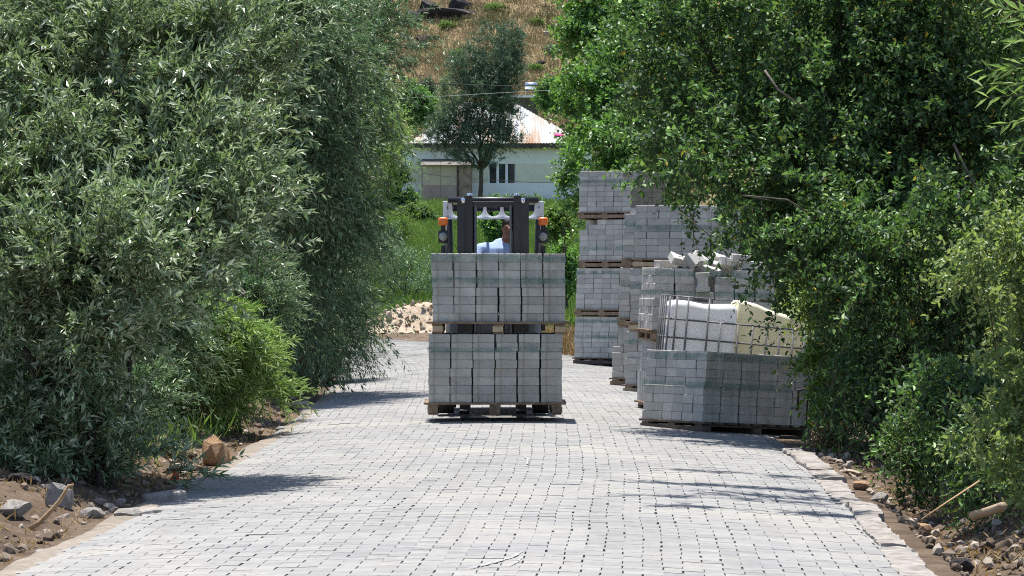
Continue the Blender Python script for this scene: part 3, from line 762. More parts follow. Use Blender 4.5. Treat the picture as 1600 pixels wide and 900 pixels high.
# overhead guard: scalloped white header, black front bar, roof bars, posts
GY0 = 0.46
comb = [(-.512, 1.995), (.512, 1.995), (.512, 2.165), (.44, 2.165)]
for k in (2, 1, 0, -1, -2):
    c = k * .174
    pts = []
    for t in range(13):
        an = math.pi * t / 12
        pts.append((c + .070 * math.cos(an), 2.085 - .075 * math.sin(an)))
    comb += [(c + .076, 2.165)] + pts + [(c - .076, 2.165)]
comb += [(-.44, 2.165), (-.512, 2.165)]
hd = MB(); n = len(comb)
def tri_prism(mb, poly, y0, y1):
    from mathutils.geometry import tessellate_polygon
    tr = tessellate_polygon([[Vector((p[0], p[1], 0)) for p in poly]])
    n = len(poly); vs = [(p[0], y0, p[1]) for p in poly] + [(p[0], y1, p[1]) for p in poly]
    fs = [tuple(t) for t in tr] + [tuple(n + i for i in t[::-1]) for t in tr] + [(i, (i + 1) % n, n + (i + 1) % n, n + i) for i in range(n)]
    mb.add(vs, fs)
tri_prism(hd, comb, GY0, GY0 + .03)
header = fk(hd, 'guard_header', 'white_paint')
fk(MB().box((0, GY0 - .012, 1.988), (1.03, .06, .014)), 'header_flange', 'white_paint')
for s in (-1, 1): fk(MB().box((s * .49, GY0 - .02, 2.085), (.044, .034, .16), bev=.006), 'header_bracket', 'white_paint')
fk(MB().tube([(-.46, GY0 - .03, 2.178), (.46, GY0 - .03, 2.178)], .030, 10), 'guard_front_bar', 'black', None, True)
for k in range(6):
    x = -.435 + k * .174
    fk(MB().box((x, GY0 + .60, 2.13), (.028, 1.14, .05)), 'guard_roof_bar', 'black')
fk(MB().box((0, GY0 + 1.18, 2.12), (1.0, .05, .08), bev=.01), 'guard_rear_bar', 'black')
for s in (-1, 1):
    fk(MB().tube([(s * .47, .36, .95), (s * .48, GY0 - .02, 2.0)], .024, 8), 'guard_front_post', 'black', None, True)
    fk(MB().tube([(s * .44, GY0 + 1.35, 1.1), (s * .47, GY0 + 1.18, 2.11)], .03, 8), 'guard_rear_post', 'black', None, True)
    fk(MB().box((s * .475, GY0 + .6, 2.10), (.05, 1.2, .06), bev=.01), 'guard_side_rail', 'black')
# body, counterweight, wheels, seat, steering
fk(MB().box((0, 1.05, .52), (.98, 1.5, .52), bev=.06).box((0, .40, .78), (.9, .22, .5), bev=.05), 'chassis', 'body_paint', None, True)
fk(MB().box((0, 1.98, .70), (1.02, .55, .86), bev=.14), 'counterweight', 'body_paint', None, True)
for s in (-1, 1):
    for y, r_ in ((.28, .30), (1.72, .24)):
        wh = fk(MB().tube([(s * .40, y, r_), (s * .56, y, r_)], r_ - .01, 20), 'wheel', 'rubber', None, False)
        fk(MB().tube([(s * .565, y, r_), (s * .575, y, r_)], r_ * .55, 16), 'rim', 'white_paint', wh)
seat = fk(MB().box((0, 1.42, .98), (.5, .5, .12), bev=.05), 'seat', 'vinyl', None, True)
fk(MB().box((0, 1.70, 1.25), (.48, .12, .55), rot=(-.12, 0, 0), bev=.05), 'backrest', 'vinyl', seat, True)
ring = [Vector((.16 * math.cos(t), .16 * math.sin(t) * .9, .16 * math.sin(t) * .35)) + Vector((-.0, .82, 1.27)) for t in np.linspace(0, 2 * math.pi, 21)]
st = fk(MB().tube(ring, .014, 8, cap=False), 'steering_wheel', 'rubber', None, True)
fk(MB().tube([(0, .82, 1.26), (0, .55, .95)], .025, 8), 'steering_column', 'rubber', st, True)

# ------------------------------------------------------------------ driver (one continuous body, clothes over it)
drv = empty('person', (FX, FY + 1.42, 1.10)); tag(drv, 'forklift driver in a pale blue shirt leaning to look past the mast', 'person')
def cap_chain(mb, pts, rad, n=10, step=.03):
    for (a, ra), (b, rb) in zip(zip(pts, rad), list(zip(pts, rad))[1:]):
        a = Vector(a); b = Vector(b); k = max(2, int((b - a).length / step))
        for i in range(k + 1):
            t = i / k; mb.ball(a.lerp(b, t), ra + (rb - ra) * t, n, 6)
def remesh(name, mb, m, vox):
    o = mb.build(name, M[m], drv)
    md = o.modifiers.new('remesh', 'REMESH'); md.mode = 'VOXEL'; md.voxel_size = vox; md.use_smooth_shade = True
    sm = o.modifiers.new('smooth', 'SMOOTH'); sm.factor = .5; sm.iterations = 3
    return o
LN = .125                                    # lean to the image right
hip = Vector((0, .02, .06)); chest = Vector((LN * .6, -.03, .50)); neck = Vector((LN, -.06, .645)); head = Vector((LN + .045, -.11, .80))
b = MB()
cap_chain(b, [hip, hip.lerp(chest, .5), chest], [.15, .14, .165])
cap_chain(b, [chest + Vector((-.16, 0, .06)), chest + Vector((.16, 0, .06))], [.085, .085])
cap_chain(b, [chest, neck, neck.lerp(head, .5)], [.10, .062, .058])
b.ball(head, (.076, .096, .112), 16, 12); b.ball(head + Vector((-.005, -.045, -.055)), (.058, .058, .06), 14, 10)
b.ball(head + Vector((-.01, -.105, -.012)), (.014, .022, .024), 10, 8)      # nose
for s in (-1, 1):
    b.ball(head + Vector((s * .078, .012, -.01)), (.012, .022, .034), 10, 8)  # ear
    b.ball(head + Vector((s * .03, -.085, .016)), (.022, .014, .01), 10, 6)   # brow and eye
b.ball(head + Vector((-.004, -.098, -.058)), (.026, .012, .010), 10, 6)      # mouth
for s in (-1, 1):
    sh = chest + Vector((s * .205, 0, .075)); el = sh + Vector((s * .07, -.16, -.26)); wr = Vector((s * .135, -.56, .245))
    cap_chain(b, [sh, el, wr], [.062, .046, .031])
    pal = wr + Vector((-s * .005, -.055, .008)); cap_chain(b, [wr, pal], [.03, .034])
    for f in range(4):
        k1 = pal + Vector((s * (.026 - f * .017), -.03, .012)); k2 = k1 + Vector((0, -.032, -.004)); k3 = k2 + Vector((0, -.006, -.028 + .004 * f))
        cap_chain(b, [k1, k2, k3], [.010, .009, .008], 8, .008)
    cap_chain(b, [pal + Vector((-s * .03, .02, 0)), pal + Vector((-s * .052, -.01, -.012)), pal + Vector((-s * .042, -.04, -.02))], [.012, .010, .009], 8, .008)
    kn = Vector((s * .15, -.44, .10)); an = Vector((s * .15, -.58, -.33))
    cap_chain(b, [hip + Vector((s * .09, 0, 0)), kn, an], [.092, .066, .046]); cap_chain(b, [an, an + Vector((0, -.16, -.04))], [.045, .036])
remesh('body', b, 'skin', .0075)
b = MB()
cap_chain(b, [hip + Vector((0, 0, .05)), hip.lerp(chest, .5), chest], [.163, .155, .180])
cap_chain(b, [chest + Vector((-.17, 0, .055)), chest + Vector((.17, 0, .055))], [.100, .100])
cap_chain(b, [chest + Vector((0, 0, .08)), chest.lerp(neck, .72)], [.12, .085])
for s in (-1, 1):
    sh = chest + Vector((s * .205, 0, .07)); el = sh + Vector((s * .07, -.16, -.26)); cap_chain(b, [sh, sh.lerp(el, .62)], [.078, .072])
remesh('shirt', b, 'shirt', .011)
b = MB()
cap_chain(b, [hip + Vector((0, 0, .03)), hip], [.166, .165])
for s in (-1, 1):
    kn = Vector((s * .15, -.44, .10)); an = Vector((s * .15, -.58, -.33)); cap_chain(b, [hip + Vector((s * .09, 0, 0)), kn, an], [.105, .08, .066])
remesh('trousers', b, 'jeans', .012)
b = MB()
b.ball(head + Vector((0, .012, .026)), (.086, .106, .102), 16, 10)
hair = remesh('hair', b, 'hair', .009)
# keep the hair off the face: slice the front lower part away
hm = hair.data; bm = bmesh.new(); bm.from_mesh(hm)
bmesh.ops.bisect_plane(bm, geom=bm.verts[:] + bm.edges[:] + bm.faces[:], plane_co=head + Vector((0, -.06, .035)), plane_no=Vector((0, -.62, -.78)), clear_outer=True)
bmesh.ops.holes_fill(bm, edges=[e for e in bm.edges if e.is_boundary]); bm.to_mesh(hm); bm.free()

# ------------------------------------------------------------------ foliage generator
def unit(v): return v / (np.linalg.norm(v, axis=-1, keepdims=True) + 1e-9)
def leaf_geo(b, d, n, L, W, broad):
    s = np.cross(d, n)
    L = L[:, None]; W = W[:, None]
    fold = n * W * 0.22
    if broad:
        v = np.stack([b, b + d * L * .28 + s * W * .48 + fold, b + d * L * .68 + s * W * .40 + fold * .7, b + d * L - n * L * .10,
                      b + d * L * .68 - s * W * .40 + fold * .7, b + d * L * .28 - s * W * .48 + fold], 1)
        f = np.array([[0, 1, 2, 3], [0, 3, 4, 5]])
    else:
        v = np.stack([b, b + d * L * .42 + s * W * .5 + fold, b + d * L - n * L * .06, b + d * L * .42 - s * W * .5 + fold], 1)
        f = np.array([[0, 1, 2], [0, 2, 3]])
    k = v.shape[1]; m = len(b)
    return v.reshape(-1, 3), (f[None] + (np.arange(m) * k)[:, None, None]).reshape(-1, f.shape[1]), k
def crown_shoots(r, lobes, n, shell=0.45, clump=0.7, wl=0.8, floor=None, reach=0.0, g=1, blen=.4):
    """start points and outward directions of n leafy shoots spread through the lobes"""
    C = np.array([l[0] for l in lobes], float); R = np.array([l[1] for l in lobes], float)
    R = np.maximum(R - reach, .4 * R)
    wgt = np.array([l[2] if len(l) > 2 else 1.0 for l in lobes]) * (R.prod(1) ** (2 / 3)); wgt /= wgt.sum()
    P = np.zeros((0, 3)); D = np.zeros((0, 3))
    K = r.normal(size=(6, 3)); K = unit(K) * 6.283 / wl * r.uniform(.7, 1.5, (6, 1)); PH = r.uniform(0, 6.28, 6)
    while len(P) < n:
        m = int((n - len(P)) * 1.8) + 50
        i = r.choice(len(lobes), m, p=wgt); d = unit(r.normal(size=(m, 3)))
        rad = shell + (1 - shell) * r.random(m) ** 0.75
        rad = rad * (1 + .12 * np.sin(d[:, 0] * 5 + i) * np.sin(d[:, 2] * 6 + i * 2))
        p = C[i] + d * R[i] * rad[:, None]
        nz = np.sin(p @ K.T + PH).mean(1)
        keep = nz > (clump - 1) * .5 + r.normal(0, .05, m) - .12
        if floor is not None: keep &= p[:, 2] > floor
        P = np.concatenate([P, p[keep]]); D = np.concatenate([D, d[keep]])
    P, D = P[:n], D[:n]
    if g > 1:                                     # several shoots fan out from one branchlet
        P = np.repeat(P, g, 0); D0 = np.repeat(unit(D + r.normal(size=D.shape) * .45 + np.array([0, 0, .15])), g, 0); k = len(P)
        along = r.random(k) * blen
        P = P + D0 * along[:, None] + r.normal(0, .035, (k, 3)) * (blen / .4); D = unit(D0 + r.normal(size=(k, 3)) * .45)
    return P, D
def make_foliage(name, parent, seed, lobes, mat, n_shoots, shoot, leaf, width, per, out=.6, up=.5, rnd=.5, droop=.25, spread=.8, broad=False, shell=.45, clump=.7, wl=.8, twig=None, floor=None, extra=None, bright_tip=.15, reach_on=True, g=1, blen=.4):
    r = np.random.default_rng(seed)
    P, D = crown_shoots(r, lobes, n_shoots // g, shell, clump, wl, floor, (shoot * .5 + (blen * .4 if g > 1 else 0)) if reach_on else 0, g, blen)
    if extra is not None:
        P = np.concatenate([P, extra[0]]); D = np.concatenate([D, extra[1]])
    n = len(P)
    d = unit(D * out + np.array([0, 0, up]) + r.normal(size=(n, 3)) * rnd)
    Ls = shoot * r.uniform(.55, 1.25, n)
    t = (np.arange(per) + .5) / per
    tt = np.clip(t[None] + r.normal(0, .03, (n, per)), 0.02, 1)
    pos = P[:, None] + d[:, None] * (tt * Ls[:, None])[..., None]
    pos[..., 2] -= droop * tt ** 2 * Ls[:, None]
    tan = d[:, None] * np.ones((1, per, 1)); tan = tan.copy(); tan[..., 2] -= 2 * droop * tt; tan = unit(tan)
    a = unit(np.cross(tan, np.array([.31, .17, .93]))); b2 = np.cross(tan, a)
    ang = r.uniform(0, 6.28, (n, 1)) + np.arange(per)[None] * 2.4 + r.normal(0, .4, (n, per))
    side = a * np.cos(ang)[..., None] + b2 * np.sin(ang)[..., None]
    ld = unit(tan * (1.0 if spread < 1 else .5) + side * spread + r.normal(size=side.shape) * .18)
    ld[..., 2] -= .12; ld = unit(ld)
    nn = r.normal(size=ld.shape) * .8 + np.array([0, 0, .9]); nn = unit(nn - ld * (nn * ld).sum(-1, keepdims=True))
    L = leaf * r.uniform(.6, 1.25, (n, per)) * (1 - .25 * tt ** 2); W = width * r.uniform(.75, 1.2, (n, per)) * (L / leaf)
    tint = np.clip(r.beta(2.2, 2.6, (n, per)) * .85 + (r.random((n, 1)) - .5) * .28 + bright_tip * tt ** 3, 0, .94)
    flash = r.random((n, per)) < .010; tint = np.where(flash, .99, tint)
    v, f, k = leaf_geo(pos.reshape(-1, 3), ld.reshape(-1, 3), nn.reshape(-1, 3), L.ravel(), W.ravel(), broad)
    o = link(name, mesh_np(name, v, f, np.repeat(tint.ravel(), k)), mat, parent); tag(o, kind='stuff')
    if twig:
        q = np.array([0, .35, .7, 1.0]); c = P[:, None] + d[:, None] * (q[None] * Ls[:, None])[..., None]
        c[..., 2] -= droop * q ** 2 * Ls[:, None]
        rr = twig * np.array([1, .8, .55, .25])
        A3 = unit(np.cross(d, np.array([.31, .17, .93]))); B3 = np.cross(d, A3)
        vs = []
        for kk in range(3):
            th = 2.094 * kk; vs.append(c + (A3 * math.cos(th) + B3 * math.sin(th))[:, None] * rr[None, :, None])
        vs = np.stack(vs, 2)                       # n,4,3,3
        base = (np.arange(n) * 12)[:, None]
        fs = []
        for j in range(3):
            for kk in range(3):
                k2 = (kk + 1) % 3; fs.append(np.array([j * 3 + kk, j * 3 + k2, (j + 1) * 3 + k2, (j + 1) * 3 + kk])[None] + base)
        o2 = link('twigs', mesh_np('twigs', vs.reshape(-1, 3), np.concatenate(fs)), M['twig'], parent); tag(o2, kind='stuff')
    return o
def wander(a, b, n, amp, rr):
    a = Vector(a); b = Vector(b); out = []
    for i in range(n + 1):
        t = i / n; e = math.sin(math.pi * t)
        out.append(a.lerp(b, t) + Vector((rr.uniform(-1, 1), rr.uniform(-1, 1), rr.uniform(-.5, .5))) * amp * e)
    return out
def tree(name, label, cat, base, lobes, leaf_kw, trunk_r=.1, fork_h=.8, bark='bark', group=None, seed=0, limbs=True, stems=1, mb_n=8):
    base = Vector(base); rr = random.Random(seed)
    root = empty(name, base); tag(root, label, cat, group)
    lob = [((Vector(l[0]) - base)[:], l[1], *(l[2:])) for l in lobes]
    top = Vector((0, 0, fork_h))
    if limbs:
        cen = sum((Vector(l[0]) for l in lob), Vector()) / len(lob)
        if stems == 1:
            top = Vector((cen.x * .25, cen.y * .25, fork_h))
            MB().tube(wander((0, 0, -.15), top, 5, trunk_r * .4, rr), [trunk_r * (1.25 - .1 * i) for i in range(6)], mb_n).build('trunk', M[bark], root, smooth=True)
            for l in lob:
                e = Vector(l[0]); r0 = trunk_r * rr.uniform(.4, .62)
                MB().tube(wander(top - Vector((0, 0, .05)), e + Vector((0, 0, l[1][2] * .5)), 6, .10 * (e - top).length, rr), [r0 * (1 - .14 * i) for i in range(7)], 6).build('limb', M[bark], root, smooth=True)
        else:
            for k in range(stems):
                l = lob[k % len(lob)]; e = Vector(l[0]) + Vector((rr.uniform(-.5, .5) * l[1][0], rr.uniform(-.5, .5) * l[1][1], l[1][2] * .4))
                s0 = Vector((rr.uniform(-.25, .25), rr.uniform(-.25, .25), -.12))
                MB().tube(wander(s0, e, 6, .12 * (e - s0).length, rr), [trunk_r * (1 - .13 * i) for i in range(7)], 6).build('stem', M[bark], root, smooth=True)
    kw = dict(leaf_kw)
    if kw.get('floor') is not None: kw['floor'] = kw['floor'] - base.z
    if kw.get('extra') is not None: kw['extra'] = (kw['extra'][0] - np.array(base[:]), kw['extra'][1])
    make_foliage('crown', root, seed + 500, lob, **kw)
    return root
def lobe(px, py, Y, rx, ry, rd, wgt=1.0):
    """an ellipsoid of foliage: centre seen at (px,py) at depth Y; rx, ry in photo pixels, rd depth in metres"""
    s = Y / F; return (at(px, py, Y)[:], (rx * s, rd, ry * s), wgt)
def gpos(X, Y): return (X, Y, float(height(X, Y)))

# ------------------------------------------------------------------ left side: willows
WK = dict(mat=M['willow'], shoot=.46, leaf=.084, width=.025, per=17, out=.5, up=.55, rnd=.45, droop=.28, spread=.75, twig=.0032)
tree('willow_tree', 'big silvery green willow nearest on the left, leaves down to the stones', 'tree', gpos(-2.95, 23.9),
     [lobe(125, 650, 24.0, 95, 110, .5), lobe(40, 590, 23.9, 120, 150, .55), lobe(120, 520, 23.8, 90, 110, .6), lobe(165, 430, 23.5, 195, 140, .85), lobe(60, 330, 24.1, 180, 160, .8), lobe(290, 280, 24.3, 160, 150, .7),
      lobe(180, 130, 24.9, 220, 150, .8), lobe(350, 90, 25.1, 115, 140, .7), lobe(170, -60, 25.8, 250, 130, .9, .7), lobe(-130, 250, 24.6, 200, 330, 1.0, .5), lobe(335, 385, 24.0, 100, 85, .5), lobe(20, 700, 23.8, 90, 70, .4), lobe(185, 700, 23.8, 50, 75, .3, 1.2), lobe(110, 720, 23.9, 90, 55, .35, 1.2)],
     dict(WK, n_shoots=9600, clump=.28, wl=.8, floor=.0, rnd=.28, g=9, blen=.45, shoot=.34, per=14), trunk_r=.028, stems=9, seed=1, group='willows on the left verge')
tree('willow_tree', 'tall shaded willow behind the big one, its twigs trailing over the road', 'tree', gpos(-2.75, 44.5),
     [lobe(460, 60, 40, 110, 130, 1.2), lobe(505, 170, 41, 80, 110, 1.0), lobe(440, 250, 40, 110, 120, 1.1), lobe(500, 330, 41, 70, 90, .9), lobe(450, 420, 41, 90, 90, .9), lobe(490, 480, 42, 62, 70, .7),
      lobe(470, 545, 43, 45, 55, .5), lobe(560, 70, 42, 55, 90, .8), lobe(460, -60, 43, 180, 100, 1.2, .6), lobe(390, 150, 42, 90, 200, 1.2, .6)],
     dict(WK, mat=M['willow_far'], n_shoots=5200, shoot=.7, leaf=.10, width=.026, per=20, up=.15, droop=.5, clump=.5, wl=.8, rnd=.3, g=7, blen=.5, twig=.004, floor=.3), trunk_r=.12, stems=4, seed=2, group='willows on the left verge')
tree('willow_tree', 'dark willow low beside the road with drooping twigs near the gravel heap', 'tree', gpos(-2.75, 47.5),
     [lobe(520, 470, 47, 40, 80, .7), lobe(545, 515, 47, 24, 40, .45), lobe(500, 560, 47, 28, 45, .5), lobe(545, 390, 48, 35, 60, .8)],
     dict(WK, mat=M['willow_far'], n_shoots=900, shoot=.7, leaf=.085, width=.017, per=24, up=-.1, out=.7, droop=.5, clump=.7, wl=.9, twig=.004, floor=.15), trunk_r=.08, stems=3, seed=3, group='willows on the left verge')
tree('willow_shrub', 'bright green young willow shrub between the two big willows', 'shrub', gpos(-2.78, 32.2),
     [lobe(330, 550, 31.8, 95, 80, .55), lobe(280, 535, 31.4, 85, 72, .55), lobe(385, 590, 32.2, 62, 52, .4), lobe(325, 610, 31.8, 70, 48, .4), lobe(270, 590, 31.4, 65, 60, .5)],
     dict(WK, mat=M['shoot'], n_shoots=2200, shoot=.36, leaf=.11, width=.019, per=18, up=.7, out=.45, rnd=.3, droop=.5, clump=.55, wl=.6, floor=.12, g=6, blen=.3), trunk_r=.02, stems=9, seed=4)
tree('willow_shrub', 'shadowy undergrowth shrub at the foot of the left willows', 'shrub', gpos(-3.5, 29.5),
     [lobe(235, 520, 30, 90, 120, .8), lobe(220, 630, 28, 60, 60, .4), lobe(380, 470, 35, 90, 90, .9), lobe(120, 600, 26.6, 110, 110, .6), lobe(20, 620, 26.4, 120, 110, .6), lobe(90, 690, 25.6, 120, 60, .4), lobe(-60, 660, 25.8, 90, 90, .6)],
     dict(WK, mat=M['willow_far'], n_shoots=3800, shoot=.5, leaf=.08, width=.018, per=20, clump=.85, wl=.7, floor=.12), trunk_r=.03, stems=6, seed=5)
tree('green_tree', 'fresh green tree peeking out between the willow and the house', 'tree', gpos(-4.6, 105),
     [lobe(590, 210, 105, 55, 60, 1.4), lobe(620, 250, 104, 25, 45, 1.0), lobe(560, 150, 106, 60, 70, 1.5), lobe(560, 300, 105, 60, 60, 1.4)],
     dict(WK, mat=M['shoot'], n_shoots=1500, shoot=.8, leaf=.15, width=.04, per=20, up=.5, clump=.75, wl=1.6, twig=None), trunk_r=.14, fork_h=1.5, seed=6)
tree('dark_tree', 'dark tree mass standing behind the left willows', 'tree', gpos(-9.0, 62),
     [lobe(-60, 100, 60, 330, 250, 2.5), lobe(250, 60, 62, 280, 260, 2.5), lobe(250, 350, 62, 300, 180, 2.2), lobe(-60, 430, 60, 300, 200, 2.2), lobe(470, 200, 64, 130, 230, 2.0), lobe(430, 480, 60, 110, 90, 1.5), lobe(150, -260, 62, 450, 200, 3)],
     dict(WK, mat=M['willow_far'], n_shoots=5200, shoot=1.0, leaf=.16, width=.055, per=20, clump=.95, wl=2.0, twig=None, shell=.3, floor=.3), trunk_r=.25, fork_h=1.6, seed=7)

# ------------------------------------------------------------------ right side
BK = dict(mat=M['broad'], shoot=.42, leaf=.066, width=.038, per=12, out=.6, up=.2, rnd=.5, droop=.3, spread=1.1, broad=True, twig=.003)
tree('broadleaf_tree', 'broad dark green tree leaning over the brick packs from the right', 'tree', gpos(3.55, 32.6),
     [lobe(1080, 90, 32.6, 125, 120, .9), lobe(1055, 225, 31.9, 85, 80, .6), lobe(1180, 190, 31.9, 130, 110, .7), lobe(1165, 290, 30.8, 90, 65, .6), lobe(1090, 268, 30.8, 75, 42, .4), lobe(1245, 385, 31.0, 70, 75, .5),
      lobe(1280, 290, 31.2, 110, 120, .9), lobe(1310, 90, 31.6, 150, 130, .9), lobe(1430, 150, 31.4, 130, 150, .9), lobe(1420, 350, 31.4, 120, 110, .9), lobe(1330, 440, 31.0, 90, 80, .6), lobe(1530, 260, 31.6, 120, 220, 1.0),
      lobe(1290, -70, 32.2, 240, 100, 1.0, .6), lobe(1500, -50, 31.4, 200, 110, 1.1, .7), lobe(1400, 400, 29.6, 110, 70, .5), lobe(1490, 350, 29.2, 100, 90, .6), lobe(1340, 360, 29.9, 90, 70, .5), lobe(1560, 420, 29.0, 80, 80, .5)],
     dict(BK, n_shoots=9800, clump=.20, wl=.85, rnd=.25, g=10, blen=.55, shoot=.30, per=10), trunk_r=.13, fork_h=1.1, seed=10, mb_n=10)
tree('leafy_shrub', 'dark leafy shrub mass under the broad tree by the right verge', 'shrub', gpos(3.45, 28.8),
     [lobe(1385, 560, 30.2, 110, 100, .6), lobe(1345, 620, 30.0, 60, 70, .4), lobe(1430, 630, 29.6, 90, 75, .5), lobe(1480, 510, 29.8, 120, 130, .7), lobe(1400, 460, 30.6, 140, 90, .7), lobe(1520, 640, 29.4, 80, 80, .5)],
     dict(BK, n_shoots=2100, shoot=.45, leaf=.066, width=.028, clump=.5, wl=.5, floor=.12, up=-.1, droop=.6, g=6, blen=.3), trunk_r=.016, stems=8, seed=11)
tree('small_leaved_shrub', 'pale small-leaved shrub at the right edge of the picture', 'shrub', gpos(3.4, 20.3),
     [lobe(1570, 450, 20, 85, 70, .35), lobe(1600, 590, 20, 80, 90, .35), lobe(1585, 710, 19.8, 55, 70, .3), lobe(1520, 410, 20.2, 55, 45, .25), lobe(1545, 640, 19.9, 45, 35, .2), lobe(1640, 450, 20.2, 90, 160, .5), lobe(1650, 700, 20, 70, 130, .4)],
     dict(mat=M['small'], n_shoots=1150, shoot=.24, leaf=.048, width=.026, per=12, out=.5, up=.35, rnd=.5, droop=.35, spread=1.0, broad=True, twig=.0022, clump=.25, wl=.4, floor=-.1, g=6, blen=.2), trunk_r=.011, stems=9, seed=12)
tree('lush_plant', 'lush yellowing broad-leaved plant touching the low brick pack', 'plant', gpos(2.95, 31.6),
     [lobe(1292, 600, 31.3, 26, 40, .2), lobe(1285, 560, 31.2, 22, 26, .2), lobe(1300, 640, 31.0, 26, 30, .2)],
     dict(mat=M['lush'], n_shoots=130, shoot=.26, leaf=.10, width=.036, per=9, out=.5, up=.5, rnd=.4, droop=.7, spread=1.0, broad=True, twig=.004, clump=.8, wl=.5, floor=.02), trunk_r=.014, stems=6, seed=13)
tree('yellowing_shrub', 'yellowing leafy branches hanging beside the yellow tank', 'shrub', gpos(3.2, 33.6),
     [lobe(1275, 460, 33.0, 28, 60, .25), lobe(1268, 560, 31.6, 22, 30, .15), lobe(1310, 430, 33.0, 45, 50, .3)],
     dict(mat=M['lush'], n_shoots=240, shoot=.3, leaf=.066, width=.032, per=10, out=.5, up=.1, rnd=.5, droop=.5, spread=1.0, broad=True, twig=.003, clump=.7, wl=.5), trunk_r=.016, stems=6, seed=14)
tree('poplar_tree', 'tall poplar with glossy leaves behind the brick stacks', 'tree', gpos(2.9, 74),
     [lobe(935, 40, 75.6, 66, 90, .9), lobe(985, 130, 74.2, 72, 90, 1.0), lobe(922, 165, 73.6, 56, 70, .8), lobe(940, 245, 72.4, 84, 60, .8), lobe(1010, 240, 72.4, 75, 70, .9), lobe(950, -60, 77.5, 85, 90, 1.0, .6), lobe(1030, 30, 75.4, 70, 110, 1.0), lobe(990, 330, 72, 80, 60, .9)],
     dict(BK, mat=M['poplar'], n_shoots=3600, shoot=.6, leaf=.11, width=.08, per=12, up=.5, clump=.5, wl=1.0, g=6, blen=.5, twig=None), trunk_r=.14, fork_h=1.6, seed=15)
tree('poplar_tree', 'young bright green poplar sapling left of the far brick stack', 'tree', gpos(1.15, 84),
     [lobe(895, 250, 84, 10, 30, .25), lobe(885, 285, 84, 12, 25, .3), lobe(900, 320, 84, 10, 30, .3), lobe(905, 225, 84, 10, 18, .25)],
     dict(BK, mat=M['poplar'], n_shoots=150, shoot=.5, leaf=.11, width=.08, per=12, up=.3, clump=.9, wl=1.2, twig=None), trunk_r=.03, fork_h=1.6, seed=16)
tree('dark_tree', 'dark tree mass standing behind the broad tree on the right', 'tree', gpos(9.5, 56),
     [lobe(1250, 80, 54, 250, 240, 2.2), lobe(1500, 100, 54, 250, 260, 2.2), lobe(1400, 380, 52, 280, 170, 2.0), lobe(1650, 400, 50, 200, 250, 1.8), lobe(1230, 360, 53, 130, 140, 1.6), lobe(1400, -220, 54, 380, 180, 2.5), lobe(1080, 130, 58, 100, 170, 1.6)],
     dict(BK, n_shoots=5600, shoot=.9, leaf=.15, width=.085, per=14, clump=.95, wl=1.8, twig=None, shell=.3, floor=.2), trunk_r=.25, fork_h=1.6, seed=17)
tree('leafy_shrub', 'dark undergrowth between the low brick pack and the broad tree trunk', 'shrub', gpos(4.1, 37.0),
     [lobe(1290, 600, 36.5, 60, 90, .6), lobe(1370, 560, 37, 110, 130, .8), lobe(1480, 560, 37, 110, 140, .8), lobe(1580, 560, 37, 110, 160, .8)],
     dict(BK, n_shoots=2200, shoot=.5, leaf=.09, width=.055, per=11, clump=.9, wl=1.0, twig=None, shell=.3, floor=.0), trunk_r=.02, stems=6, seed=20)
tree('leafy_shrub', 'dark shrub hanging over the ditch in front of the right undergrowth', 'shrub', gpos(3.7, 25.2),
     [lobe(1500, 640, 25.6, 80, 75, .5), lobe(1560, 700, 23.6, 60, 55, .4), lobe(1450, 690, 26.4, 55, 40, .35), lobe(1590, 780, 21.6, 45, 40, .3)],
     dict(BK, n_shoots=1100, shoot=.3, leaf=.06, width=.028, clump=.5, wl=.5, up=-.1, droop=.5, floor=.05, g=6, blen=.3), trunk_r=.014, stems=6, seed=21)
# near willow whose twigs reach into the frame at the top right
tw = np.random.default_rng(5)
ex_p = []; ex_d = []
for (px, py, dx, dz) in [(1640, 60, -.9, .25), (1650, 110, -.85, .15), (1645, 150, -.9, -.1), (1640, 30, -.8, .35), (1660, 200, -.8, -.15), (1650, 90, -1, .0), (1665, 285, -.9, .15), (1640, 180, -.7, -.3), (1655, 60, -.9, .05), (1650, 130, -.9, .1)]:
    ex_p.append(at(px, py, 13.2 + tw.uniform(-.15, .15))[:]); ex_d.append((dx, tw.uniform(-.2, .2), dz))
tree('willow_tree', 'close willow twigs reaching in at the top right corner', 'tree', gpos(3.35, 13.2),
     [((2.95, 13.3, 2.6), (.55, .6, .6)), ((3.3, 13.2, 1.9), (.6, .6, .6)), ((3.3, 13.2, 3.1), (.7, .7, .6))],
     dict(mat=M['shoot'], n_shoots=160, shoot=.26, leaf=.085, width=.02, per=13, out=1.0, up=.0, rnd=.12, droop=.1, spread=.75, twig=.003, clump=.9, wl=.7, extra=(np.array(ex_p), np.array(ex_d))), trunk_r=.05, fork_h=1.0, seed=18)

tree('broadleaf_tree', 'tree on the right bank whose high branches shade the road', 'tree', gpos(5.2, 22.5),
     [((1.45, 26.9, 4.75), (.75, .06, .06), 5), ((1.3, 25.2, 4.7), (1.0, .08, .06), 6), ((1.6, 24.3, 4.6), (.7, .2, .08), 4), ((1.05, 23.7, 4.5), (.8, .05, .05), 6), ((1.4, 22.8, 4.5), (.9, .09, .06), 6), ((3.5, 24.0, 4.7), (.75, .9, .35), 8), ((3.6, 26.0, 4.7), (.8, 1.0, .35), 8), ((3.6, 28.4, 4.9), (.8, 1.1, .35), 8), ((3.9, 21.6, 4.7), (.8, 1.2, .35), 4), ((4.8, 22.5, 4.8), (1.2, 1.2, .8))],
     dict(BK, n_shoots=6000, shoot=.30, leaf=.07, width=.04, up=.0, out=.2, clump=.9, wl=.6, reach_on=False), trunk_r=.11, fork_h=2.6, seed=19)

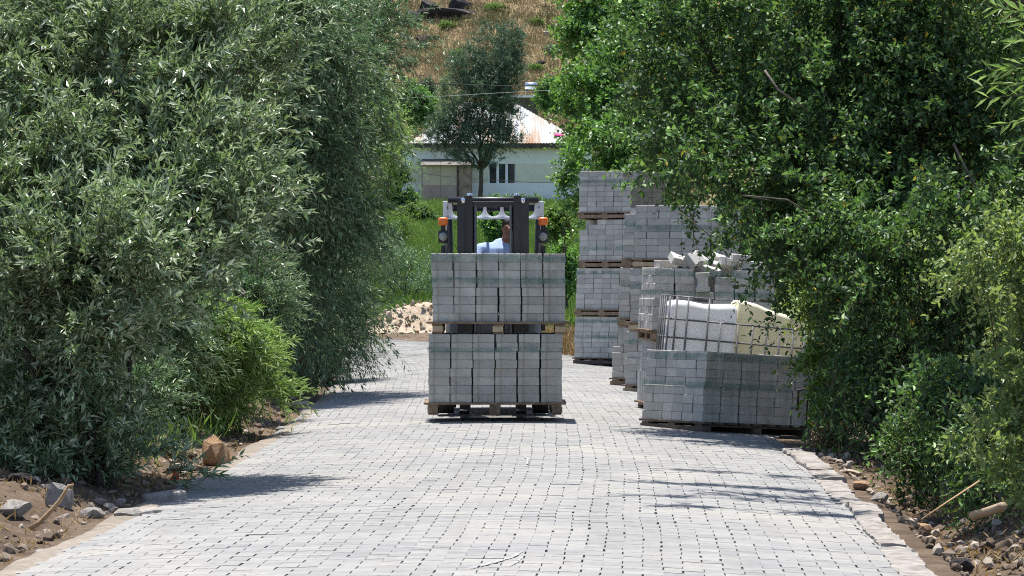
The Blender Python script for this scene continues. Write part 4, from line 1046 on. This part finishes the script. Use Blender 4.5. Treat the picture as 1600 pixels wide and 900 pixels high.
# bare dead branches showing among the leaves
for i, (pts, r0, lab) in enumerate([
        ([(1490, 225, 30.2), (1515, 275, 30.1), (1535, 305, 30.1), (1556, 342, 30.2)], .013, 'straight bare grey branch low in the broad tree at right'),
        ([(1195, 110, 30.2), (1215, 140, 30.1), (1248, 162, 30.2), (1262, 175, 30.4)], .011, 'pale bare branch high in the broad tree'),
        ([(1275, 340, 30.1), (1230, 312, 30.0), (1160, 305, 29.9), (1205, 313, 29.9)], .009, 'thin bare twig curving across the broad tree'),
        ([(1060, 330, 30.0), (1090, 352, 30.0), (1112, 372, 30.1)], .006, 'thin bare twig in front of the top brick pack')]):
    MB_ = MB(); MB_.tube([at(*p) for p in pts], [r0 * (1 - .2 * k) for k in range(len(pts))], 6)
    o = MB_.build('bare_branch', M['bark_pale'], None, smooth=True); tag(o, lab, 'branch', 'bare branches in the right tree')

# ------------------------------------------------------------------ grass, weeds and dry stalks
def blades(name, label, seed, XY, hgt, wid, mat, zfun, tint_rng=(0, 1), lean=.35, per=5, parent=None, spread=.10, patch=None):
    r = np.random.default_rng(seed); n = len(XY)
    Z = zfun(XY[:, 0], XY[:, 1])
    b = np.repeat(np.c_[XY, Z - .02], per, 0) + np.c_[r.normal(0, spread, (n * per, 2)), np.zeros(n * per)]
    m = n * per
    d = unit(np.c_[r.normal(0, lean, (m, 2)), np.ones(m)]); nn = unit(np.cross(d, unit(r.normal(size=(m, 3)))))
    L = hgt * r.uniform(.5, 1.3, m); W = wid * r.uniform(.6, 1.3, m)
    base_t = np.repeat(r.uniform(*tint_rng, n), per) if patch is None else np.repeat(np.clip(patch + r.normal(0, .14, n), 0, 1), per)
    t = np.clip(base_t + r.normal(0, .1, m), 0, 1)
    v, f, k = leaf_geo(b, d, nn, L, W, False)
    o = link(name, mesh_np(name, v, f, np.repeat(t, k)), mat, parent); tag(o, label, name.replace('_', ' ') if parent is None else None, kind='stuff'); return o
r = np.random.default_rng(33)
n = 15000
Yf = r.uniform(89, 182, n); Xf = r.uniform(-.055, .03, n) * Yf
blades('field_grass', 'green weeds and grass on the rising field before the house', 34, np.c_[Xf, Yf], .50, .045, M['field'], height, per=6, spread=.18, patch=.45 + .35 * rough2(Xf, Yf, 14))
n = 900
Yd = r.uniform(58, 84, n); Xd = cx(Yd) + HW + .15 + r.random(n) ** 1.5 * 3.2
Yd, Xd = Yd[Xd > -.3], Xd[Xd > -.3]
blades('dry_grass', 'dry straw-coloured grass at the bend beyond the forklift', 35, np.c_[Xd, Yd], .42, .016, M['dry'], height, per=8, spread=.10)
n = 1000
Yl = r.uniform(18, 46, n); Xl = cx(Yl) - HW - .12 - r.random(n) * 1.5
blades('dry_stalks', 'dry brown stalks and litter on the left verge', 36, np.c_[Xl, Yl], .08, .012, M['dry'], height, per=6, spread=.07, lean=1.0)
n = 420
Yw = r.uniform(24, 45, n); Xw = cx(Yw) - HW - .45 - r.random(n) * 1.3
blades('verge_weeds', 'green weeds growing along the left verge under the shrubs', 39, np.c_[Xw, Yw], .26, .022, M['field'], height, per=7, spread=.09, lean=.5)
n = 1100
Yr = r.uniform(17, 31, n); Xr = cx(Yr) + HW + .35 + r.random(n) * 1.6
blades('dry_litter', 'dry leaves and stalks along the right verge', 37, np.c_[Xr, Yr], .075, .016, M['dry'], height, per=6, spread=.08, lean=1.6)
n = 26000
Xh = r.uniform(-16, 12, n); Yh = r.uniform(209, 250, n)
blades('hill_grass', 'dry ochre grass tufts covering the hillside', 38, np.c_[Xh, Yh], .34, .05, M['hillgrass'], hill_z, per=6, spread=.22, patch=.45 + 1.1 * rough2(Xh, Yh, 4.0, 8, 2))

# withered brown plant on the left verge and one at the right
for nm, lab, px, py, Y, hp, sd in [('withered_plant', 'withered brown plant beside the ochre boulder on the left verge', 300, 665, 31.6, 60, 71), ('withered_plant', 'withered orange leaves at the foot of the lush plant', 1300, 650, 30.6, 50, 72)]:
    p = at(px, py, Y); s = Y / F; b0 = gpos(p.x, p.y)
    tree(nm, lab, 'plant', b0, [((p.x, p.y, b0[2] + hp * s * .55), (hp * s * .55, .16, hp * s * .5))],
         dict(mat=M['dry'], n_shoots=90, shoot=.26, leaf=.07, width=.02, per=9, out=.4, up=.3, rnd=.5, droop=.8, spread=.9, twig=.003, clump=.9, wl=.5), trunk_r=.008, stems=5, seed=sd, group='withered plants on the verges')

# bushes of the field and round the house
def bush(lab, px, py, Y, rx, ry, m, n, leaf, seed, name='bush', broad=True, extra_l=(), group='bushes round the field and house'):
    p = at(px, py, Y); X = p.x; gz = float(height(X, Y))
    base = (X, Y, gz)
    L = [lobe(px, py, Y, rx, ry, rx * Y / F * .8)] + [lobe(*e) for e in extra_l]
    tree(name, lab, 'bush', base, L, dict(mat=M[m], n_shoots=n, shoot=leaf * 4, leaf=leaf, width=leaf * (.6 if broad else .25), per=12, out=.6, up=.4, rnd=.5, droop=.25, spread=1.0, broad=broad, clump=.75, wl=1.3), trunk_r=.03, stems=5, seed=seed, group=group)
bush('grey-green bush behind the gravel heap beside the load', 640, 425, 96, 55, 48, 'willow_far', 700, .10, 81, broad=False, extra_l=[(600, 400, 97, 40, 60, .8), (668, 440, 95, 25, 35, .5)])
bush('pale weedy bush at the edge of the field left of the forklift', 610, 365, 112, 45, 35, 'field', 420, .12, 82, broad=False)
bush('green bush in front of the shed left of the forklift', 650, 340, 150, 35, 22, 'field', 400, .14, 83)
bush('leafy green bush seen through the forklift mast', 772, 350, 120, 32, 34, 'poplar', 520, .13, 84)
bush('green bush right of the forklift below the house wall', 868, 350, 110, 26, 30, 'field', 360, .12, 85)
bush('tall weed clump between the load and the far brick stack', 882, 420, 92, 20, 45, 'poplar', 300, .11, 86)
bush('dark bush against the left end of the house', 625, 300, 165, 28, 45, 'broad', 420, .16, 87)
bush('bright green bush behind the left end of the house roof', 650, 165, 196, 32, 40, 'poplar', 500, .18, 88)
bush('dark upright cypress-like bush behind the house', 668, 150, 199, 9, 30, 'olive', 220, .15, 89)
bush('pale grey bush left of the tall tree behind the house', 705, 150, 197, 24, 40, 'willow_far', 380, .15, 90, broad=False)
bush('green bush right of the shiny water heater', 862, 150, 190, 26, 30, 'poplar', 420, .17, 91)
bush('low dark bush right of the house window', 800, 318, 172, 60, 9, 'broad', 260, .14, 92)
# tall tree before the house
tree('olive_green_tree', 'tall olive-green tree standing in front of the house', 'tree', (at(752, 345, 150).x, 150, float(height(at(752, 345, 150).x, 150))),
     [lobe(792, 75, 150, 30, 45, 1.0), lobe(762, 60, 150.3, 18, 28, .6), lobe(735, 110, 150, 38, 45, 1.1), lobe(790, 120, 149.6, 36, 50, 1.1), lobe(760, 150, 149.4, 48, 50, 1.2), lobe(715, 190, 150, 38, 36, 1.0), lobe(790, 180, 150, 32, 40, 1.0),
      lobe(755, 215, 149.6, 58, 30, 1.2), lobe(700, 225, 150, 28, 22, .7), lobe(790, 222, 149.8, 30, 22, .8), lobe(682, 210, 149.8, 34, 30, .8), lobe(740, 248, 149.6, 48, 18, .8)],
     dict(mat=M['olive'], n_shoots=5000, shoot=.5, leaf=.13, width=.036, per=14, out=.5, up=.5, rnd=.4, droop=.2, spread=.7, clump=.4, wl=.9, shell=.2, g=5, blen=.5), trunk_r=.115, fork_h=2.6, seed=95)

# ------------------------------------------------------------------ rubble heap
hp0 = gpos(-2.75, 85.0)
heap = empty('rubble_heap', hp0); tag(heap, 'heap of tan stones and gravel at the road bend', 'rubble heap')
hxg = np.linspace(-1.3, 2.2, 40); hyg = np.linspace(-1.0, 1.2, 22)
AX, AY = np.meshgrid(hxg, hyg)
def heap_z(x, y): return .62 * np.exp(-((x / .95) ** 2) * .8 - ((y / .7) ** 2)) + .55 * np.exp(-(((x - 1.1) / .8) ** 2) - ((y / .6) ** 2)) - .08
AZ = heap_z(AX, AY) + .05 * rough2(AX, AY, .3)
link('gravel_body', mesh_np('gravel_body', np.stack([AX.ravel(), AY.ravel(), AZ.ravel()], 1), grid_faces(22, 40), smooth=True), noisy('heap_gravel', (0.30, 0.22, 0.15), (0.52, 0.43, 0.32), 9, bump=.8, bdist=.04, bscale=26), heap)
rr = random.Random(9)
big = [(-.25, -.45, .20), (-.62, -.35, .17), (-.40, -.62, .13), (.35, -.5, .11), (.05, -.6, .09), (.6, -.35, .12), (-.75, -.6, .10), (.3, -.1, .12)]
for k in range(150):
    if k < len(big): x, y, sz = big[k]; m = ['rock', 'rock_grey', 'rock_grey', 'rock'][k % 4]
    else: x, y, sz = rr.uniform(-1.1, 1.5), rr.uniform(-.95, .1), rr.choice([.035, .045, .06, .08, .1]); m = rr.choice(['rock', 'rock', 'rock_red', 'rock_grey'])
    o = link('stone', rr.choice(VL[m]), None, heap, (x, y, float(heap_z(x, y)) + sz * .25), (rr.uniform(0, 6), rr.uniform(0, 6), rr.uniform(0, 6)), (sz, sz * .9, sz * .85))

# ------------------------------------------------------------------ stones, litter on the verges
rock('boulder', 'upright grey boulder standing left of the nearest willow foot', 88, 785, 21.9, 44, 56, 'rock_grey', 1, depth=.08, rot=(0, .12, .3), cat='boulder')
rock('boulder', 'big ochre boulder with a flat face on the left verge', 340, 712, 27.6, 54, 58, 'rock_red', 3, depth=.16, rot=(0, .1, .5), cat='boulder')
rock('stone', 'flat pale stone at the foot of the ochre boulder', 350, 718, 26.6, 34, 16, 'rock', 2, cat='stone')
rock('stone', 'rounded stone in the shade right of the upright boulder', 140, 790, 21.6, 40, 26, 'rock_grey', 4, cat='stone')
rock('stone', 'bluish angular concrete lump at the shaded road edge', 198, 795, 21.4, 44, 30, 'rock_grey', 5, cat='stone')
rock('stone', 'dark stone behind the upright boulder', 30, 775, 22.6, 50, 24, 'rock_dark', 0, cat='stone')
rock('stone', 'pale jagged stone at the far left edge', 22, 800, 20.9, 56, 30, 'rock_grey', 6, depth=.12, cat='stone')
rock('stone', 'long tan stone half under the willow near the ochre boulder', 262, 700, 27.9, 46, 22, 'rock', 1, cat='stone')
rock('stone', 'small white stone at the edge of the road beyond the bright shrub', 455, 652, 34.0, 14, 10, 'rock', 3, cat='stone')
rock('stone', 'tan stone beside the withered plant', 285, 655, 31.9, 40, 26, 'rock', 5, cat='stone')
rock('stone', 'flat stone under the drooping twigs beyond the bright shrub', 472, 610, 39.5, 36, 14, 'rock', 2, cat='stone')
rock('concrete_block', 'pale flat concrete block on the right verge near the corner', 1530, 862, 17.9, 52, 26, 'rock', 2, depth=.11, rot=(0, 0, .2), cat='block')
rock('stone', 'dark round stone behind the pale concrete block', 1500, 845, 18.6, 40, 32, 'rock_dark', 4, cat='stone')
rock('stone', 'tan stone sticking out of the right bank', 1430, 765, 22.5, 44, 22, 'rock_red', 1, cat='stone')
rock('stone', 'reddish stone in the right ditch under the shrub', 1345, 728, 25.0, 28, 18, 'rock_red', 5, cat='stone')
rock('stone', 'grey stone lying in the right ditch shade', 1375, 745, 23.8, 30, 22, 'rock_grey', 6, cat='stone')
rock('stone', 'long tan stone above the ditch near the low pack', 1325, 700, 27.5, 36, 14, 'rock', 0, cat='stone')
rock('stone', 'pale stone at the right edge below the small-leaved shrub', 1590, 820, 18.9, 34, 26, 'rock', 3, cat='stone')
# kerb lump beside the left road edge
for (px, py, Y, wp, hp_, lab) in [(258, 762, 22.8, 64, 24, 'long concrete kerb piece lying in the left willow shade'), (232, 786, 21.6, 36, 18, 'short broken kerb piece at the shaded left road edge')]:
    p = at(px, py, Y); s = Y / F
    o = MB().box((0, 0, 0), (wp * s, .14, hp_ * s), bev=.02).build('kerb_piece', M['kerb'], None, (p.x, p.y, float(height(p.x, p.y)) + hp_ * s * .55), (.06, -.12, .35)); tag(o, lab, 'kerb piece')
# scattered small stones: gravel
def gravel(name, label, seed, X, Y, smin, smax):
    r = np.random.default_rng(seed); src = [np.array([v.co[:] for v in m.vertices]) for m in ROCKS_LO]; fc = [np.array([p.vertices[:] for p in m.polygons]) for m in ROCKS_LO]
    V = []; Fc = []; T = []; o = 0
    Z = height(X, Y)
    for x, y, z in zip(X, Y, Z):
        i = r.integers(6); sz = smin + (smax - smin) * r.random() ** 3; q = Euler(r.uniform(0, 6, 3)).to_matrix()
        v = src[i] @ np.array(q).T * sz * np.array([1, 1, .75]) + [x, y, z + sz * .25]
        V.append(v); Fc.append(fc[i] + o); o += len(v); T.append(np.full(len(v), r.random()))
    t = NT(name); a = t.n('ShaderNodeAttribute', attribute_name='tint')
    t.color(t.ramp(a.outputs['Fac'], [(0, (.09, .066, .047)), (.5, (.20, .155, .118)), (1, (.40, .345, .285))])).rough(.95).spec(.1)
    ob = link(name, mesh_np(name, np.concatenate(V), np.concatenate(Fc), np.concatenate(T)), t.m); tag(ob, label, 'gravel', kind='stuff')
Yg = r.uniform(16, 42, 1900); Xg = cx(Yg) - HW - .16 - r.random(1900) ** 1.4 * 1.5
gravel('verge_gravel', 'small tan stones and clods scattered on the left verge', 51, Xg, Yg, .007, .075)
Yg = r.uniform(15, 31, 3000); Xg = cx(Yg) + HW + .22 + r.random(3000) ** 1.2 * 1.4
gravel('ditch_gravel', 'small tan stones and clods scattered on the right verge', 52, Xg, Yg, .007, .07)
# dead stick, white branch, pipe, red scrap
def stick(name, lab, pts, rad, m, cat='stick'):
    V = [at(*p) for p in pts]
    o = MB().tube(V, rad, 7).build(name, M[m], None, smooth=True); tag(o, lab, cat); return o
stick('dead_stick', 'bent brown dead stick leaning on the stones at lower left', [(46, 826, 20.2), (62, 816, 20.2), (78, 800, 20.2), (92, 784, 20.2), (101, 770, 20.2), (107, 759, 20.2), (115, 757, 20.2)], [.016, .015, .014, .013, .011, .010, .005], 'deadwood')
stick('bleached_branch', 'pale bleached branch lying on the left verge by the red scrap', [(262, 734, 25.5), (280, 732, 25.3), (300, 734, 25.1), (318, 735, 25.0)], [.014, .016, .012, .006], 'wood_pale', 'branch')
stick('drain_pipe', 'short brown drain pipe sticking out under the right shrub', [(1520, 806, 19.6), (1545, 799, 19.4), (1568, 791, 19.2)], .026, 'pipe', 'pipe')
stick('thin_stick', 'thin straight stick slanting over the right ditch', [(1440, 812, 20.0), (1480, 785, 20.2), (1530, 752, 20.6)], .006, 'deadwood')
p = at(272, 726, 25.6)
o = MB().prism([(-.03, 0), (.035, .005), (.02, .075), (-.005, .09), (-.012, .05)], 1, -.006, .006).build('plastic_scrap', M['red_plastic'], None, (p.x, p.y, float(height(p.x, p.y)) + .01), (.2, .1, .5)); tag(o, 'small red plastic scrap on the left verge', 'litter')

# ------------------------------------------------------------------ house
HYd = 180.0; sH = HYd / F
def hX(px): return (px - 800) * sH
def hZ(py): return CAMZ - (py - HY) * sH
gz = float(height(0, HYd))
house = empty('house', (hX(770), HYd, gz)); tag(house, 'single-storey cream house with a rusty sheet roof under the hill', 'house')
def hp(mb, name, m, parent=None): return mb.build(name, M[m], parent or house, (-house.location) if parent is None else (0, 0, 0))
x0, x1 = hX(628), hX(925); yb = HYd + 9.0
zs = [gz - .3, hZ(318), hZ(286), hZ(256), hZ(226)]
ms = ['fascia', 'wall_pale', 'wall_cream', 'wall_pale']
nm = ['plinth', 'wall', 'wall', 'wall']
wx0, wx1, wz0, wz1 = hX(763), hX(806), hZ(291), hZ(254)
for k in range(4):
    d = 0.03 if k == 0 else 0.0
    mb = MB()
    if k == 2:                                       # the band with the window opening
        mb.box(((x0 + wx0) / 2, HYd + .15, (zs[k] + zs[k + 1]) / 2), (wx0 - x0, .3, zs[k + 1] - zs[k])); mb.box(((wx1 + x1) / 2, HYd + .15, (zs[k] + zs[k + 1]) / 2), (x1 - wx1, .3, zs[k + 1] - zs[k]))
    else: mb.box(((x0 + x1) / 2, HYd + .15 - d, (zs[k] + zs[k + 1]) / 2), (x1 - x0 + 2 * d, .3, zs[k + 1] - zs[k]))
    for xx, s_ in ((x0, 1), (x1, -1)): mb.box((xx + s_ * .15, (HYd + .303 + yb) / 2, (zs[k] + zs[k + 1]) / 2), (.3, yb - HYd - .3, zs[k + 1] - zs[k]))
    hp(mb, nm[k], ms[k])
hp(MB().box(((x0 + x1) / 2, yb + .16, (zs[0] + zs[-1]) / 2), (x1 - x0, .3, zs[-1] - zs[0])), 'back_wall', 'wall_pale')
win = hp(MB().box(((wx0 + wx1) / 2, HYd + .16, wz0 + .03), (wx1 - wx0, .12, .06)).box(((wx0 + wx1) / 2, HYd + .16, wz1 - .03), (wx1 - wx0, .12, .06))
         .box((hX(763) + .03, HYd + .16, (wz0 + wz1) / 2), (.06, .12, wz1 - wz0 - .12)).box((hX(806) - .03, HYd + .16, (wz0 + wz1) / 2), (.06, .12, wz1 - wz0 - .12))
         .box((hX(777.6), HYd + .16, (wz0 + wz1) / 2), (.13, .12, wz1 - wz0 - .12)).box((hX(791.6), HYd + .16, (wz0 + wz1) / 2), (.13, .12, wz1 - wz0 - .12)), 'window', 'white_paint')
for a, b_ in ((764.5, 775.8), (779.4, 789.8), (793.4, 804.6)):
    hp(MB().box(((hX(a) + hX(b_)) / 2, HYd + .17, (wz0 + wz1) / 2), (hX(b_) - hX(a), .02, wz1 - wz0 - .1)), 'pane', 'glass', win)
win_panes = [o for o in win.children]
# hip roof of sheets
ex0, ex1 = hX(640), hX(914); ey0, ey1 = HYd - .55, yb + .7; ez = hZ(224) ; ym = (ey0 + ey1) / 2
rx0, rx1 = hX(722), (804 - 800) * ym / F + .1; rz = CAMZ - (163 - HY) * ym / F
def lerp(a, b, t): return a + (b - a) * t
def roof_pt(x, t):          # on the front slope; t 0 eave .. 1 ridge
    return (x, lerp(ey0, ym, t), lerp(ez, rz, t))
def tmax(x): return 1.0 if rx0 <= x <= rx1 else max(0.0, (x - ex0) / (rx0 - ex0) if x < rx0 else (ex1 - x) / (ex1 - rx1))
xs = list(np.arange(ex0, ex1, .92)) + [ex1]
roof = hp(MB().add([(ex0, ey0, ez - .03), (ex1, ey0, ez - .03), (ex1, ey1, ez - .03), (ex0, ey1, ez - .03), (rx0, ym, rz - .03), (rx1, ym, rz - .03)], [(0, 1, 5, 4), (1, 2, 5), (2, 3, 4, 5), (3, 0, 4), (3, 2, 1, 0)]), 'roof', 'fascia')
for a, b_ in zip(xs[:-1], xs[1:]):
    mb = MB(); n = 12; vs = []; fs = []
    for k in range(n + 1):
        x = lerp(a, b_, k / n); t = tmax(x); rip = .016 * (1 if k % 2 else -1)
        p0 = roof_pt(x, -.02); p1 = roof_pt(x, t)
        vs += [(p0[0], p0[1], p0[2] + .03 + rip), (p1[0], p1[1], p1[2] + .03 + rip)]
    for k in range(n): fs.append((2 * k, 2 * k + 2, 2 * k + 3, 2 * k + 1))
    mb.add(vs, fs); hp(mb, 'roof_sheet', 'roof', roof)
for side in (0, 1):          # hip ends and back
    for q in range(8):
        mb = MB(); t0, t1 = q / 8, (q + 1) / 8
        e = ex0 if side == 0 else ex1; rr_ = rx0 if side == 0 else rx1
        def hp_pt(t):
            y = lerp(ey0, ey1, t); k = 1 - abs(2 * t - 1); return (e, y, ez + .02), (lerp(e, rr_, k), lerp(y, ym, 0) if k < 1 else ym, lerp(ez, rz, k) + .02)
        A0, A1 = hp_pt(t0); B0, B1 = hp_pt(t1)
        mb.add([A0, B0, B1, A1], [(0, 1, 2, 3)]); hp(mb, 'roof_sheet', 'roof', roof)
hp(MB().box(((ex0 + ex1) / 2, ey0 - .02, ez - .12), (ex1 - ex0, .05, .26)), 'fascia_board', 'fascia')
for k, px in enumerate((660, 690, 720, 745, 772, 807, 819, 830, 847, 870, 890)):
    hp(MB().box((hX(px), HYd - .25, ez - .22), (.10, .5, .12)), 'rafter_end', 'fascia')
hp(MB().tube([(rx0, ym, rz + .04), (rx1, ym, rz + .04)], .07, 8), 'ridge_cap', 'roof', roof)
mg = roof_pt(hX(873), .16); o = MB().box((0, 0, 0), (.5, .3, .05), bev=.02).build('cloth', M['magenta'], None, (mg[0], mg[1], mg[2] + .10), (.42, .05, .2)); tag(o, 'magenta cloth lying on the house roof', 'cloth')
# lean-to shed before the house
SY = HYd - 1.6; sS = SY / F
def sX(px): return (px - 800) * sS
def sZ(py): return CAMZ - (py - HY) * sS
shed = empty('shed', (sX(698), SY, gz)); tag(shed, 'beige and rusty sheet-metal lean-to shed against the house', 'shed')
def sp(mb, name, m): return mb.build(name, M[m], shed, -shed.location)
def panel(pa, pb, ya, yb_, m, y=SY, name='panel'):
    w_ = sX(pb) - sX(pa) - .012; mb = MB(); n = max(3, int(w_ / .12)); z0, z1 = sZ(yb_), sZ(ya)
    vs = []; fs = []
    for k in range(n + 1):
        x = sX(pa) + .006 + w_ * k / n; d = .008 * (k % 2)
        vs += [(x, y + d, z0), (x, y + d, z1)]
    for k in range(n): fs.append((2 * k, 2 * k + 2, 2 * k + 3, 2 * k + 1))
    mb.add(vs, fs); mb.box((sX(pa) + .006 + w_ / 2, y + .05, (z0 + z1) / 2), (w_, .06, z1 - z0 - .01)); sp(mb, name, m)
panel(660, 688, 257, 290, 'door_beige'); panel(688, 714, 257, 290, 'door_beige'); panel(660, 688, 290.4, 332, 'door_pink'); panel(688, 714, 290.4, 332, 'door_pink')
panel(716.5, 736, 257, 332, 'door_rust', SY + .02, 'door')
sp(MB().box((sX(715.3), SY - .0, (sZ(257) + sZ(332)) / 2), (.06, .10, sZ(257) - sZ(332))), 'door_post', 'fascia')
for px in (660, 736): sp(MB().box((sX(px), SY + .8, (sZ(257) + sZ(332)) / 2), (.06, 1.4, sZ(257) - sZ(332))), 'side_panel', 'door_rust')
sp(MB().add([(sX(658), SY - .25, sZ(258)), (sX(739), SY - .25, sZ(258)), (sX(739), SY + 1.5, sZ(247)), (sX(658), SY + 1.5, sZ(247)), (sX(658), SY - .25, sZ(258.8)), (sX(739), SY - .25, sZ(258.8)), (sX(739), SY + 1.5, sZ(248.8)), (sX(658), SY + 1.5, sZ(248.8))],
            [(0, 1, 2, 3), (7, 6, 5, 4), (0, 4, 5, 1), (1, 5, 6, 2), (2, 6, 7, 3), (3, 7, 4, 0)]), 'roof', 'slat_wall')
# upper shed with a shiny water heater
UY = 200.0; sU = UY / F
def uX(px): return (px - 800) * sU
def uZ(py): return CAMZ - (py - HY) * sU
gu = float(height(0, UY))
up_ = empty('upper_shed', (uX(805), UY, gu)); tag(up_, 'slatted shed with a pale blue sheet roof above the house roof', 'shed')
def us(mb, name, m): return mb.build(name, M[m], up_, -up_.location)
us(MB().box((uX(805), UY + 1.5, (gu + uZ(153)) / 2), (uX(839) - uX(771) - .1, 2.6, uZ(153) - gu)), 'wall', 'fascia')
for k in range(22):
    x = lerp(uX(771), uX(839), (k + .5) / 22)
    us(MB().box((x, UY + .16, (gu + uZ(152)) / 2), (.075, .05, uZ(152) - gu)), 'slat', 'slat_wall')
us(MB().box((uX(806), UY + 1.3, uZ(148)), (uX(842) - uX(770), 3.1, .06), rot=(.05, 0, 0)), 'roof_sheet', 'blue_sheet')
us(MB().box((uX(806), UY - .22, uZ(151)), (uX(841) - uX(771), .05, .12)), 'roof_edge', 'wall_pale')
us(MB().box((uX(839.5), UY + .05, (gu + uZ(143)) / 2), (.09, .09, uZ(143) - gu)), 'post', 'fascia')
wt = empty('water_heater', (uX(830), UY + .6, uZ(146))); tag(wt, 'shiny steel water tank on the blue shed roof', 'water tank')
MB().tube([(-.36, 0, .48), (-.33, 0, .48), (.33, 0, .48), (.36, 0, .48)], [.16, .21, .21, .16], 20).build('tank', M['steel'], wt, smooth=True)
for s in (-1, 1): MB().tube([(s * .25, -.15, -.02), (s * .25, 0, .3)], .02, 6).tube([(s * .25, .15, -.02), (s * .25, 0, .3)], .02, 6).build('stand_leg', M['slat_wall'], wt)

# ------------------------------------------------------------------ overhead wires
def wire(lab, pts, m, rad):
    o = MB().tube([at(*p) for p in pts], rad, 5, cap=False).build('overhead_wire', M[m], None); tag(o, lab, 'wire', 'overhead wires before the house')
wire('upper dark overhead wire crossing in front of the hill', [(420, 123, 139), (560, 127, 139), (640, 129.5, 139), (720, 132, 139), (800, 134.5, 139), (850, 133, 139), (900, 128, 139), (1000, 120, 139)], 'wire', .020)
wire('lower pale overhead wire sagging left of the tall tree', [(420, 166, 138), (560, 157, 138), (640, 153, 138), (700, 150, 138), (740, 147.5, 138), (860, 141, 138)], 'wire_pale', .007)
wire('thin slack wire low across the shed and house wall', [(560, 258, 145), (640, 268, 145), (690, 275, 145), (760, 281, 145), (830, 285, 145), (900, 285, 145), (980, 283, 145)], 'wire', .011)

# ------------------------------------------------------------------ rocks of the hillside
def hill_rock(lab, px, py, wpx, hpx, i, rot=0.0, m='rock_dark'):
    # depth where the line of sight meets the hill
    for Y in np.arange(209, 300, .25):
        p = at(px, py, Y)
        if p.z <= float(hill_z(p.x, Y)): break
    s = Y / F; a = wpx * s / 2; c = hpx * s / 2
    o = link('rock_outcrop', VR[m][i % 7], None, None, (p.x, p.y, p.z), (0, 0, rot), (a * 1.5, a * 1.1, c * 2.2)); tag(o, lab, 'rock', 'rocks on the hillside')
hill_rock('largest dark rock outcrop at the top of the hillside', 690, 24, 95, 34, 0, .1)
hill_rock('dark pointed rock left of the largest outcrop', 646, 36, 46, 40, 2, .8)
hill_rock('dark blocky rock overlapping the largest outcrop at its left', 668, 22, 46, 34, 5, 1.4)
hill_rock('rounded dark rock at the right end of the largest outcrop', 716, 16, 36, 30, 1, .5)
hill_rock('small brown rock right of the largest outcrop', 736, 26, 20, 14, 3, 0, 'rock_red')
hill_rock('low dark rock ledge on the hillside above the wires', 668, 60, 50, 12, 4, .2)
hill_rock('flat grey rock on the hillside right of the tall tree', 858, 54, 26, 9, 5, .4, 'rock_grey')
hill_rock('small dark rock on the hillside beside the poplar', 846, 98, 18, 9, 6, .3)

# low scrub on the hillside
for k, (px, py, rx, ry, m, wd) in enumerate([(655, 78, 16, 9, 'olive', 'low on the slope left of the tall tree'), (700, 45, 14, 8, 'field', 'just below the rock outcrop'), (715, 92, 15, 9, 'field', 'beside the crown of the tall tree'), (838, 40, 13, 7, 'field', 'high up near the poplar'),
        (862, 84, 16, 9, 'olive', 'close to the poplar edge'), (770, 16, 16, 7, 'field', 'high above the tall tree'), (640, 104, 18, 10, 'willow_far', 'at the foot of the slope by the willow'), (836, 112, 14, 8, 'field', 'just above the shiny water tank'), (812, 60, 10, 6, 'olive', 'right next to the tall tree top')]):
    for Y in np.arange(209, 300, .25):
        p = at(px, py, Y)
        if p.z <= float(hill_z(p.x, Y)): break
    sc = Y / F
    tree('hill_scrub', 'small green scrub bush on the hillside ' + wd, 'bush', (p.x, p.y, p.z), [((p.x, p.y, p.z + ry * sc * .6), (rx * sc, rx * sc * .7, ry * sc))],
         dict(mat=M[m], n_shoots=110, shoot=.35, leaf=.15, width=.06, per=9, out=.6, up=.5, rnd=.5, droop=.2, spread=1.0, clump=.8, wl=1.0), trunk_r=.02, stems=3, seed=300 + k, group='scrub bushes on the hillside')
